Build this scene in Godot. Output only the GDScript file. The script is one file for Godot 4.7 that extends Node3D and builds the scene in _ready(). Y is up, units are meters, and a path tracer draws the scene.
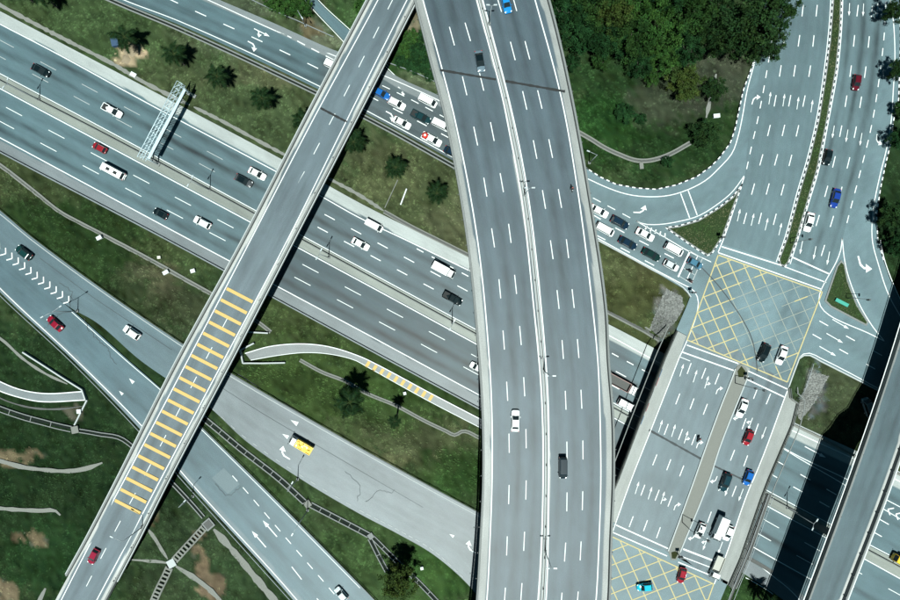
extends Node3D
# Aerial view straight down on a road interchange. The camera hangs 150 m above the motorway.
# P(px, py, h) gives the world point that the photograph (900 x 600) shows at px, py when it lies h metres up.
const CAM := 150.0
const FOC := 600.0
const JH := 6.5      # level of the signal junction and the road over the motorway
const FH := 20.0     # deck level of the wide flyover
const RH := 12.0     # deck level of the narrow ramp at the right
var rng := RandomNumberGenerator.new()
var n_low := FastNoiseLite.new()
var n_mid := FastNoiseLite.new()
var n_hi := FastNoiseLite.new()
var names := {}
var M := {}
var ctrl: Array[Vector3] = []
# height grid
const GX0 := -150.0
const GZ0 := -106.0
const GNX := 301
const GNZ := 213
var hg := PackedFloat32Array()
var road := PackedByteArray()

func P(px: float, py: float, h := 0.0) -> Vector3:
	var s := (CAM - h) / FOC
	return Vector3((px - 450.0) * s, h, (py - 300.0) * s)
func w3(a: Array) -> PackedVector3Array:
	var o := PackedVector3Array()
	for i in range(0, a.size(), 3): o.append(P(a[i], a[i + 1], a[i + 2]))
	return o
func w2(a: Array, h: float) -> PackedVector3Array:
	var o := PackedVector3Array()
	for i in range(0, a.size(), 2): o.append(P(a[i], a[i + 1], h))
	return o
func dense(p: PackedVector3Array) -> PackedVector3Array:
	var o := PackedVector3Array()
	var n := p.size()
	if n == 2: return p
	for i in n - 1:
		var a := p[maxi(i - 1, 0)]; var b := p[i]; var c := p[i + 1]; var d := p[mini(i + 2, n - 1)]
		if i == 0: a = b * 2.0 - c
		if i == n - 2: d = c * 2.0 - b
		var lab := maxf(a.distance_to(b), 0.01); var lbc := maxf(b.distance_to(c), 0.01); var lcd := maxf(c.distance_to(d), 0.01)
		var m1 := ((b - a) / lab + (c - b) / lbc) * 0.5 * lbc
		var m2 := ((c - b) / lbc + (d - c) / lcd) * 0.5 * lbc
		for k in 8:
			var t := k / 8.0
			var t2 := t * t; var t3 := t2 * t
			o.append(b * (2 * t3 - 3 * t2 + 1) + m1 * (t3 - 2 * t2 + t) + c * (-2 * t3 + 3 * t2) + m2 * (t3 - t2))
	o.append(p[n - 1])
	return o
func plen(p: PackedVector3Array) -> float:
	var l := 0.0
	for i in p.size() - 1: l += p[i].distance_to(p[i + 1])
	return l
func resample(p: PackedVector3Array, n: int) -> PackedVector3Array:
	var o := PackedVector3Array()
	var tot := plen(p); var i := 0; var acc := 0.0
	for k in n + 1:
		var want := tot * k / n
		while i < p.size() - 2 and acc + p[i].distance_to(p[i + 1]) < want:
			acc += p[i].distance_to(p[i + 1]); i += 1
		var sl := maxf(p[i].distance_to(p[i + 1]), 1e-5)
		o.append(p[i].lerp(p[i + 1], clampf((want - acc) / sl, 0, 1)))
	return o
func smooth_path(p: PackedVector3Array, step := 1.5) -> PackedVector3Array:
	var d := dense(p)
	return resample(d, maxi(1, int(ceil(plen(d) / step))))
func pair(a: PackedVector3Array, b: PackedVector3Array, step := 1.5) -> Array:
	var da := dense(a); var db := dense(b)
	var n := maxi(1, int(ceil(maxf(plen(da), plen(db)) / step)))
	return [resample(da, n), resample(db, n)]
func lift(p: PackedVector3Array, dy: float) -> PackedVector3Array:
	var o := PackedVector3Array()
	for v in p: o.append(v + Vector3(0, dy, 0))
	return o
func sides(p: PackedVector3Array) -> PackedVector3Array:   # unit vectors to the right of the way
	var o := PackedVector3Array()
	for i in p.size():
		var d := p[mini(i + 1, p.size() - 1)] - p[maxi(i - 1, 0)]
		d.y = 0
		d = d.normalized()
		o.append(Vector3(-d.z, 0, d.x))
	return o
func shift(p: PackedVector3Array, off: float) -> PackedVector3Array:
	var s := sides(p); var o := PackedVector3Array()
	for i in p.size(): o.append(p[i] + s[i] * off)
	return o
func mixp(a: PackedVector3Array, b: PackedVector3Array, t: float) -> PackedVector3Array:
	var o := PackedVector3Array()
	for i in a.size(): o.append(a[i].lerp(b[i], t))
	return o

# ---- nodes
func numbered(called: String) -> String:
	var k: int = names.get(called, 0)
	names[called] = k + 1
	return called if k == 0 else "%s_%03d" % [called, k]
func st_new(smooth := false) -> SurfaceTool:
	var st := SurfaceTool.new()
	st.begin(Mesh.PRIMITIVE_TRIANGLES)
	st.set_smooth_group(0 if smooth else -1)
	return st
func commit(st: SurfaceTool) -> ArrayMesh:
	st.generate_normals()
	return st.commit()
func put(called: String, mesh: Mesh, mat: Material, parent: Node = null) -> MeshInstance3D:
	var o := MeshInstance3D.new()
	o.mesh = mesh
	o.material_override = mat
	if parent == null:
		o.name = numbered(called)
		add_child(o)
	else:
		o.name = called
		parent.add_child(o, true)
	return o
func obj(called: String, st: SurfaceTool, mat: Material, parent: Node = null) -> MeshInstance3D:
	return put(called, commit(st), mat, parent)
func structure(o: Node) -> Node:
	o.set_meta("kind", "structure")
	return o
func tag(o: Node, label: String, category: String, group := "") -> Node:
	o.set_meta("label", label)
	o.set_meta("category", category)
	if group != "": o.set_meta("group", group)
	return o
func thing(called: String, label: String, category: String, at := Vector3.ZERO, turn := 0.0, group := "") -> Node3D:
	var o := Node3D.new()
	o.name = numbered(called)
	add_child(o)
	o.position = at
	o.rotation.y = turn
	tag(o, label, category, group)
	return o

# ---- shapes
func quad(st: SurfaceTool, a: Vector3, b: Vector3, c: Vector3, d: Vector3):
	st.add_vertex(a); st.add_vertex(b); st.add_vertex(c)
	st.add_vertex(a); st.add_vertex(c); st.add_vertex(d)
func box(st: SurfaceTool, c: Vector3, s: Vector3, b := Basis.IDENTITY):
	var e := s * 0.5
	var v := []
	for k in 8: v.append(c + b * Vector3(e.x if k & 1 else -e.x, e.y if k & 2 else -e.y, e.z if k & 4 else -e.z))
	quad(st, v[0], v[1], v[3], v[2]); quad(st, v[5], v[4], v[6], v[7])
	quad(st, v[4], v[0], v[2], v[6]); quad(st, v[1], v[5], v[7], v[3])
	quad(st, v[2], v[3], v[7], v[6]); quad(st, v[4], v[5], v[1], v[0])
func tube(st: SurfaceTool, a: Vector3, b: Vector3, ra: float, rb: float, n := 8, cap := true):
	var d := (b - a).normalized()
	var u := d.cross(Vector3.RIGHT if absf(d.x) < 0.9 else Vector3.UP).normalized()
	var w := d.cross(u)
	for k in n:
		var a0 := TAU * k / n; var a1 := TAU * (k + 1) / n
		var p0 := u * cos(a0) + w * sin(a0); var p1 := u * cos(a1) + w * sin(a1)
		quad(st, a + p0 * ra, b + p0 * rb, b + p1 * rb, a + p1 * ra)
		if cap:
			st.add_vertex(b); st.add_vertex(b + p1 * rb); st.add_vertex(b + p0 * rb)
			st.add_vertex(a); st.add_vertex(a + p0 * ra); st.add_vertex(a + p1 * ra)
func bar(st: SurfaceTool, a: Vector3, b: Vector3, wide: float, high: float):
	var d := b - a
	var z := d.normalized()
	var x := Vector3.UP.cross(z).normalized() if absf(z.y) < 0.98 else Vector3.RIGHT
	var y := z.cross(x)
	box(st, (a + b) * 0.5, Vector3(wide, high, d.length()), Basis(x, y, z))
# prof: lateral offset (right of the way), height; closed loop swept along p
func sweep(st: SurfaceTool, p: PackedVector3Array, prof: Array, closed := true, caps := true):
	var s := sides(p)
	var m := prof.size()
	for i in p.size() - 1:
		for k in (m if closed else m - 1):
			var f: Vector2 = prof[k]; var g: Vector2 = prof[(k + 1) % m]
			var a := p[i] + s[i] * f.x + Vector3(0, f.y, 0)
			var b := p[i] + s[i] * g.x + Vector3(0, g.y, 0)
			var c := p[i + 1] + s[i + 1] * g.x + Vector3(0, g.y, 0)
			var d := p[i + 1] + s[i + 1] * f.x + Vector3(0, f.y, 0)
			quad(st, a, b, c, d)
	if closed and caps:
		for e in [0, p.size() - 1]:
			for k in range(1, m - 1):
				for q in [0, k, k + 1]:
					var f: Vector2 = prof[q]
					st.add_vertex(p[e] + s[e] * f.x + Vector3(0, f.y, 0))
func wallprof(w: float, h: float, y0 := -0.4) -> Array:
	return [Vector2(-w * 0.5, y0), Vector2(-w * 0.5, h), Vector2(w * 0.5, h), Vector2(w * 0.5, y0)]
func sheet(st: SurfaceTool, p: PackedVector3Array, w: float, dy: float):   # flat band along a way
	var s := sides(p)
	for i in p.size() - 1:
		var u := Vector3(0, dy, 0)
		quad(st, p[i] - s[i] * w * 0.5 + u, p[i] + s[i] * w * 0.5 + u, p[i + 1] + s[i + 1] * w * 0.5 + u, p[i + 1] - s[i + 1] * w * 0.5 + u)

# ---- asphalt with stains: colour is computed on a fine grid of vertices
func spot(x: float, z: float) -> float:
	return 1.0 + 0.16 * n_low.get_noise_2d(x, z) + 0.13 * n_mid.get_noise_2d(x, z) + 0.07 * n_hi.get_noise_2d(x * 2.0, z * 2.0)
# lanes: [u, strength] oil bands; edges: [u0, u1, colour] other surfacing
func ribbon(called: String, L: PackedVector3Array, R: PackedVector3Array, style: Dictionary, parent: Node, thick := 0.5) -> MeshInstance3D:
	var st := st_new(true)
	var n := L.size()
	var nu: int = style.get("nu", 24)
	var base: Color = style.get("base", Color(0.19, 0.215, 0.225))
	var lanes: Array = style.get("lanes", [])
	var edges: Array = style.get("edges", [])
	var tone: Array = style.get("tone", [])   # stretches of newer surfacing: [x from, x to, factor]
	var sd: float = style.get("seed", 0.0)
	var along := 0.0
	for i in n:
		if i > 0: along += L[i].lerp(R[i], 0.5).distance_to(L[i - 1].lerp(R[i - 1], 0.5))
		var wid := L[i].distance_to(R[i])
		for j in nu + 1:
			var u := float(j) / nu
			var p := L[i].lerp(R[i], u)
			var c := base
			var soft := n_mid.get_noise_2d(along * 0.5 + sd, u * wid * 2.0) * 0.35
			for e in edges:
				if u * wid + soft > e[0] * wid and u * wid + soft < e[1] * wid: c = e[2]
			for q in (tone if c == base else []):
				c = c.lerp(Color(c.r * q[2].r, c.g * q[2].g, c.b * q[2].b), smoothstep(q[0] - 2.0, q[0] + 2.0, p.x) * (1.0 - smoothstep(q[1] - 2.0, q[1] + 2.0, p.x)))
			var f := spot(p.x, p.z)
			f += 0.07 * n_hi.get_noise_2d(along * 0.12 + sd, u * wid * 3.0)
			f += 0.05 * n_mid.get_noise_2d(along * 0.15 + sd * 3.0, u * wid * 5.0)
			for l in lanes:
				var du: float = (u - l[0]) * wid
				var g: float = exp(-du * du / (l[2] if l.size() > 2 else 0.9))
				f -= l[1] * g * (0.75 + 0.6 * n_mid.get_noise_2d(along * 0.25 + sd + l[0] * 90.0, l[0] * 50.0) + 0.35 * n_hi.get_noise_2d(along * 0.4, l[0] * 77.0 + u * wid * 2.0))
			st.set_color(Color(c.r * f, c.g * f, c.b * f))
			st.add_vertex(p)
	for i in n - 1:
		for j in nu:
			var a := i * (nu + 1) + j
			for q in [a, a + 1, a + nu + 2, a, a + nu + 2, a + nu + 1]: st.add_index(q)
	st.generate_normals()
	var mesh := st.commit()
	if thick > 0.0:
		var s2 := st_new()
		s2.set_color(base * 0.9)
		var dn := Vector3(0, -thick, 0)
		for i in n - 1:
			quad(s2, L[i], L[i + 1], L[i + 1] + dn, L[i] + dn)
			quad(s2, R[i + 1], R[i], R[i] + dn, R[i + 1] + dn)
			quad(s2, L[i] + dn, L[i + 1] + dn, R[i + 1] + dn, R[i] + dn)
		quad(s2, L[0], R[0], R[0] + dn, L[0] + dn)
		quad(s2, L[n - 1], R[n - 1], R[n - 1] + dn, L[n - 1] + dn)
		s2.generate_normals()
		mesh = s2.commit(mesh)
	return put(called, mesh, M.asphalt, parent)
# a flat area of any outline at one level, cut into small cells so that it can be stained
func area(called: String, poly: PackedVector3Array, base: Color, parent: Node, thick := 0.5, cell := 1.2, bands := []) -> MeshInstance3D:
	var st := st_new()
	var flat := PackedVector2Array()
	var y := poly[0].y
	for v in poly: flat.append(Vector2(v.x, v.z))
	var lo := flat[0]; var hi := flat[0]
	for v in flat:
		lo = lo.min(v); hi = hi.max(v)
	var x := lo.x
	while x < hi.x:
		var z := lo.y
		while z < hi.y:
			var sq := PackedVector2Array([Vector2(x, z), Vector2(x + cell, z), Vector2(x + cell, z + cell), Vector2(x, z + cell)])
			for piece in Geometry2D.intersect_polygons(flat, sq):
				var tri := Geometry2D.triangulate_polygon(piece)
				for t in tri:
					var q: Vector2 = piece[t]
					var f := spot(q.x, q.y) + 0.08 * n_hi.get_noise_2d(q.x * 3.0, q.y * 3.0)
					for b in bands:
						var bp: PackedVector2Array = b[0]
						var near := 1e9
						for m in bp.size() - 1: near = minf(near, q.distance_squared_to(Geometry2D.get_closest_point_to_segment(q, bp[m], bp[m + 1])))
						if near < b[2] * 4.0: f -= b[1] * exp(-near / b[2]) * (0.8 + 0.6 * n_mid.get_noise_2d(q.x * 1.5 + b[1] * 900.0, q.y * 1.5) + 0.3 * n_hi.get_noise_2d(q.x * 2.0, q.y * 2.0))
					st.set_color(Color(base.r * f, base.g * f, base.b * f))
					st.add_vertex(Vector3(q.x, y, q.y))
			z += cell
		x += cell
	st.set_color(base * 0.9)
	for i in poly.size():
		var a := poly[i]; var b := poly[(i + 1) % poly.size()]
		quad(st, a, b, b - Vector3(0, thick, 0), a - Vector3(0, thick, 0))
	return obj(called, st, M.asphalt, parent)
func plate(st: SurfaceTool, poly: PackedVector3Array, dy: float, thick: float):   # a raised slab of any outline
	var flat := PackedVector2Array()
	for v in poly: flat.append(Vector2(v.x, v.z))
	for t in Geometry2D.triangulate_polygon(flat): st.add_vertex(poly[t] + Vector3(0, dy, 0))
	for i in poly.size():
		var a := poly[i] + Vector3(0, dy, 0); var b := poly[(i + 1) % poly.size()] + Vector3(0, dy, 0)
		var d := Vector3(0, -thick, 0)
		quad(st, a, b, b + d, a + d)

# ---- paint
func line(parent: Node, p: PackedVector3Array, w := 0.24, mat := "white", called := "edge_line", dy := 0.03):
	var st := st_new()
	sheet(st, smooth_path(p, 1.5), w, dy)
	obj(called, st, M[mat], parent)
var dash_mesh := {}
func flat_mesh(w: float, l: float) -> Mesh:
	var k := "%.2f %.2f" % [w, l]
	if not dash_mesh.has(k):
		var pm := PlaneMesh.new()
		pm.size = Vector2(w, l)
		dash_mesh[k] = pm
	return dash_mesh[k]
func along_basis(d: Vector3) -> Basis:
	var z := d.normalized()
	var x := Vector3.UP.cross(z).normalized()
	return Basis(x, z.cross(x), z)
func dashes(parent: Node, p: PackedVector3Array, l: float, period: float, w := 0.22, mat := "white", called := "lane_dash", dy := 0.03):
	var d := dense(p)
	var tot := plen(d)
	var n := int(floor((tot - l) / period)) + 1
	var fine := resample(d, maxi(2, int(tot / 0.25)))
	for k in n:
		var a := fine[clampi(int(k * period / 0.25), 0, fine.size() - 1)]
		var b := fine[clampi(int((k * period + l) / 0.25), 0, fine.size() - 1)]
		if a.distance_to(b) < l * 0.6: continue
		var o := put(called, flat_mesh(w, l), M[mat], parent)
		o.basis = along_basis(b - a)
		o.position = (a + b) * 0.5 + Vector3(0, dy, 0)
func bar_line(parent: Node, a: Vector3, b: Vector3, w: float, mat := "white", called := "stop_line", dy := 0.03):
	var o := put(called, flat_mesh(w, a.distance_to(b)), M[mat], parent)
	o.basis = along_basis(b - a)
	o.position = (a + b) * 0.5 + Vector3(0, dy, 0)
var arrow_mesh := {}
func arrow_shape(kind: String) -> Mesh:
	if arrow_mesh.has(kind): return arrow_mesh[kind]
	var polys := []
	# x to the right, y ahead, 4.4 m long
	if kind == "straight" or kind == "long":
		var t := -2.2 if kind == "straight" else -3.2
		polys.append([-0.11, t, 0.11, t, 0.11, 0.7, -0.11, 0.7])
		polys.append([-0.42, 0.7, 0.42, 0.7, 0.0, 2.2])
	elif kind == "head":
		polys.append([-0.75, -1.0, 0.75, -1.0, 0.0, 1.6])
	elif kind == "turn":
		polys.append([-0.5, -1.9, -0.25, -1.9, -0.2, -0.6, -0.5, -0.4])
		polys.append([-0.5, -0.4, -0.2, -0.6, 0.1, 0.0, 0.0, 0.35])
		polys.append([0.0, 0.35, 0.1, 0.0, 0.45, 0.15, 0.4, 0.5])
		polys.append([0.2, 1.0, 0.5, -0.4, 1.3, 0.65])
	elif kind == "both":
		polys.append([-0.11, -2.2, 0.11, -2.2, 0.11, 0.8, -0.11, 0.8])
		polys.append([-0.42, 0.8, 0.42, 0.8, 0.0, 2.2])
		polys.append([0.1, -1.1, 0.1, -0.75, 0.7, -0.25, 0.8, -0.55])
		polys.append([0.5, 0.25, 0.75, -0.95, 1.45, -0.15])
	var st := st_new()
	for pl in polys:
		var v := PackedVector2Array()
		for i in range(0, pl.size(), 2): v.append(Vector2(pl[i], pl[i + 1]))
		for t in Geometry2D.triangulate_polygon(v): st.add_vertex(Vector3(-v[t].x, 0, v[t].y))
	arrow_mesh[kind] = commit(st)
	return arrow_mesh[kind]
func arrow(parent: Node, kind: String, px: float, py: float, h: float, dx: float, dz: float, size := 1.0, flip := false):
	var p := P(px, py, h) if h >= 0.0 else ground(px, py)
	var o := put("arrow_marking", arrow_shape(kind), M.white, parent)
	var ahead := 1.5
	var d := Vector3(dx, 0, dz).normalized()
	if h < 0.0:
		d.y = (surf(p.x + d.x * ahead, p.z + d.z * ahead) - surf(p.x - d.x * ahead, p.z - d.z * ahead)) / (2.0 * ahead)
	var b := along_basis(d)
	o.basis = b * Basis.from_scale(Vector3(-size if flip else size, 1, size))
	o.position = p + Vector3(0, 0.035, 0)

# ---- levels of the ground
func surf(x: float, z: float) -> float:
	var fx := clampf(x - GX0, 0, GNX - 1.001); var fz := clampf(z - GZ0, 0, GNZ - 1.001)
	var i := int(fx); var j := int(fz)
	var u := fx - i; var v := fz - j
	var k := j * GNX + i
	var a := hg[k] + (0.35 if road[k] else 0.0)
	var b := hg[k + 1] + (0.35 if road[k + 1] else 0.0)
	var c := hg[k + GNX] + (0.35 if road[k + GNX] else 0.0)
	var d := hg[k + GNX + 1] + (0.35 if road[k + GNX + 1] else 0.0)
	return lerpf(lerpf(a, b, u), lerpf(c, d, u), v)
func ground(px: float, py: float) -> Vector3:
	var h := 2.0
	var p := P(px, py, h)
	for k in 6:
		p = P(px, py, h)
		h = surf(p.x, p.z)
	return P(px, py, h)
func gpath(a: Array, step := 1.5, dy := 0.0) -> PackedVector3Array:   # a way lying on the ground
	var raw := PackedVector3Array()
	for i in range(0, a.size(), 2): raw.append(ground(a[i], a[i + 1]))
	var p := smooth_path(raw, step)
	for i in p.size(): p[i].y = surf(p[i].x, p[i].z) + dy
	return p
func learn(p: PackedVector3Array, step := 5.0):   # the ground meets this edge
	var q := resample(p, maxi(1, int(plen(p) / step)))
	for v in q: ctrl.append(v)
func carve(L: PackedVector3Array, R: PackedVector3Array, margin := 0.35):
	for i in L.size() - 1:
		var l0 := L[i]; var r0 := R[i]; var l1 := L[i + 1]; var r1 := R[i + 1]
		var s0 := (r0 - l0).normalized() * margin; var s1 := (r1 - l1).normalized() * margin
		var q := PackedVector2Array()
		for v in [l0 - s0, r0 + s0, r1 + s1, l1 - s1]: q.append(Vector2(v.x, v.z))
		var lo := q[0]; var hi := q[0]
		for v in q:
			lo = lo.min(v); hi = hi.max(v)
		var m0 := (l0 + r0) * 0.5; var m1 := (l1 + r1) * 0.5
		var dd := Vector2(m1.x - m0.x, m1.z - m0.z)
		for zi in range(maxi(0, int(floor(lo.y - GZ0))), mini(GNZ - 1, int(ceil(hi.y - GZ0))) + 1):
			for xi in range(maxi(0, int(floor(lo.x - GX0))), mini(GNX - 1, int(ceil(hi.x - GX0))) + 1):
				var pt := Vector2(GX0 + xi, GZ0 + zi)
				if Geometry2D.is_point_in_polygon(pt, q):
					var t := clampf((pt - Vector2(m0.x, m0.z)).dot(dd) / maxf(dd.length_squared(), 1e-4), 0, 1)
					hg[zi * GNX + xi] = lerpf(m0.y, m1.y, t) - 0.35
					road[zi * GNX + xi] = 1
func carve_poly(poly: PackedVector3Array, margin := 0.4):
	var flat := PackedVector2Array()
	for v in poly: flat.append(Vector2(v.x, v.z))
	var big := Geometry2D.offset_polygon(flat, margin)
	if big.size() == 0: return
	var lo: Vector2 = big[0][0]; var hi := lo
	for v in big[0]:
		lo = lo.min(v); hi = hi.max(v)
	for zi in range(maxi(0, int(floor(lo.y - GZ0))), mini(GNZ - 1, int(ceil(hi.y - GZ0))) + 1):
		for xi in range(maxi(0, int(floor(lo.x - GX0))), mini(GNX - 1, int(ceil(hi.x - GX0))) + 1):
			if Geometry2D.is_point_in_polygon(Vector2(GX0 + xi, GZ0 + zi), big[0]):
				hg[zi * GNX + xi] = poly[0].y - 0.35
				road[zi * GNX + xi] = 1
func idw(x: float, z: float) -> float:
	var s := 0.0; var ws := 0.0
	for c in ctrl:
		var dx := c.x - x; var dz := c.z - z
		var d := dx * dx + dz * dz + 0.3
		var w := 1.0 / (d * d)
		s += w * c.y; ws += w
	return s / ws

# ---- materials
func grain(sz: int, freq: float, lo: float, hi: float, sd: int, oct := 3) -> NoiseTexture2D:
	var t := NoiseTexture2D.new()
	t.width = sz; t.height = sz; t.seamless = true
	var n := FastNoiseLite.new()
	n.noise_type = FastNoiseLite.TYPE_SIMPLEX_SMOOTH
	n.frequency = freq; n.seed = sd; n.fractal_octaves = oct
	t.noise = n
	var g := Gradient.new()
	g.set_color(0, Color(lo, lo, lo)); g.set_color(1, Color(hi, hi, hi))
	t.color_ramp = g
	return t
func mat(lin: Color, rough := 0.8, metal := 0.0) -> StandardMaterial3D:
	var m := StandardMaterial3D.new()
	m.albedo_color = lin.linear_to_srgb()
	m.roughness = rough
	m.metallic = metal
	return m
func tri(m: StandardMaterial3D, t: Texture2D, metres: float) -> StandardMaterial3D:
	m.albedo_texture = t
	m.uv1_triplanar = true
	m.uv1_world_triplanar = true
	m.uv1_scale = Vector3.ONE / metres
	return m
func vmat(rough := 0.9) -> StandardMaterial3D:
	var m := StandardMaterial3D.new()
	m.vertex_color_use_as_albedo = true
	m.roughness = rough
	return m
func materials():
	var fine := grain(1024, 0.035, 0.78, 1.0, 3)
	var rough_tex := grain(1024, 0.06, 0.42, 1.0, 8, 5)
	var worn := grain(1024, 0.05, 0.72, 1.0, 11, 5)
	var scuffed := grain(1024, 0.06, 0.45, 1.0, 12, 5)
	M.asphalt = tri(vmat(0.52), fine, 9.0)
	M.asphalt.metallic_specular = 0.42
	M.soil = tri(vmat(1.0), rough_tex, 9.0)
	M.soil.metallic_specular = 0.1
	M.grass = vmat(1.0)
	M.grass.metallic_specular = 0.1
	M.leaf = vmat(0.8)
	M.leaf.metallic_specular = 0.2
	M.leaf.backlight_enabled = true
	M.leaf.backlight = Color(0.03, 0.05, 0.012)
	M.palm = vmat(0.8)
	M.palm.metallic_specular = 0.1
	M.white = tri(mat(Color(0.80, 0.83, 0.83), 0.7), worn, 6.0)
	M.faint = tri(mat(Color(0.62, 0.66, 0.67), 0.8), scuffed, 6.0)
	M.yellow = tri(mat(Color(0.66, 0.45, 0.15), 0.8), worn, 6.0)
	M.boxyellow = tri(mat(Color(0.80, 0.68, 0.34), 0.8), scuffed, 3.0)
	M.boxfaint = tri(mat(Color(0.46, 0.50, 0.44), 0.8), scuffed, 3.0)
	M.concrete = tri(mat(Color(0.335, 0.355, 0.35), 0.9), rough_tex, 7.0)
	M.pale = tri(mat(Color(0.45, 0.48, 0.485), 0.9), fine, 5.0)
	M.dirty = tri(mat(Color(0.33, 0.34, 0.31), 0.95), rough_tex, 5.0)
	M.darkcon = tri(mat(Color(0.16, 0.165, 0.16), 0.95), rough_tex, 5.0)
	M.kerb = vmat(0.85)
	M.steel = mat(Color(0.17, 0.19, 0.20), 0.75, 0.0)
	M.dull = mat(Color(0.10, 0.11, 0.11), 0.7)
	M.galv = mat(Color(0.42, 0.52, 0.56), 0.5, 0.2)
	M.pole = mat(Color(0.26, 0.29, 0.31), 0.5, 0.2)
	M.darkpole = mat(Color(0.06, 0.07, 0.075), 0.6, 0.0)
	M.lamp = mat(Color(0.36, 0.40, 0.42), 0.4)
	M.joint = tri(mat(Color(0.032, 0.036, 0.038), 0.9), rough_tex, 4.0)
	M.seal = tri(mat(Color(0.07, 0.085, 0.092), 0.8), rough_tex, 4.0)
	M.bed_shade = mat(Color(0.012, 0.016, 0.014), 1.0)  # drain bed concrete, deep shade between the walls painted into its colour
	M.bed_shade.metallic_specular = 0.05
	M.stone = vmat(0.95)
	M.trunk = tri(mat(Color(0.12, 0.11, 0.09), 0.95), rough_tex, 2.0)
	M.tyre = mat(Color(0.02, 0.02, 0.02), 0.9)
	M.rim = mat(Color(0.5, 0.5, 0.5), 0.35, 0.7)
	M.glass = mat(Color(0.012, 0.018, 0.02), 0.08)
	M.headlight = mat(Color(0.75, 0.77, 0.78), 0.15)
	M.taillight = mat(Color(0.35, 0.02, 0.02), 0.25)
	M.plastic = mat(Color(0.009, 0.011, 0.012), 0.8)
	M.skin = mat(Color(0.30, 0.17, 0.11), 0.6)
func stage_light():
	var cam := Camera3D.new()
	cam.name = "camera"
	cam.position = Vector3(0, CAM, 0)
	cam.rotation_degrees = Vector3(-90, 0, 0)
	cam.fov = rad_to_deg(2.0 * atan(300.0 / FOC))
	cam.near = 1.0
	cam.far = 5000.0
	add_child(cam)
	cam.current = true
	var sky := ProceduralSkyMaterial.new()
	sky.sky_top_color = Color(0.16, 0.42, 0.54)
	sky.sky_horizon_color = Color(0.46, 0.62, 0.68)
	sky.sky_curve = 0.12
	sky.ground_bottom_color = Color(0.10, 0.12, 0.10)
	sky.ground_horizon_color = Color(0.40, 0.50, 0.52)
	sky.sky_energy_multiplier = 0.55
	var s := Sky.new()
	s.sky_material = sky
	var env := Environment.new()
	env.background_mode = Environment.BG_SKY
	env.sky = s
	env.tonemap_mode = Environment.TONE_MAPPER_LINEAR
	env.tonemap_exposure = 1.55
	env.sdfgi_enabled = true
	env.ssao_enabled = true
	env.ssil_enabled = true
	var we := WorldEnvironment.new()
	we.name = "world_environment"
	we.environment = env
	add_child(we)
	# near the equator at about noon: post shadows point to the top of the picture, about a third of the post's height
	var sun := DirectionalLight3D.new()
	sun.name = "sun"
	sun.light_energy = 1.6
	sun.light_color = Color(0.965, 1.0, 0.975)
	sun.light_angular_distance = 0.5
	sun.shadow_enabled = true
	add_child(sun)
	sun.look_at_from_position(Vector3.ZERO, Vector3(0.01, -1.0, -0.35), Vector3.FORWARD)

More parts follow.
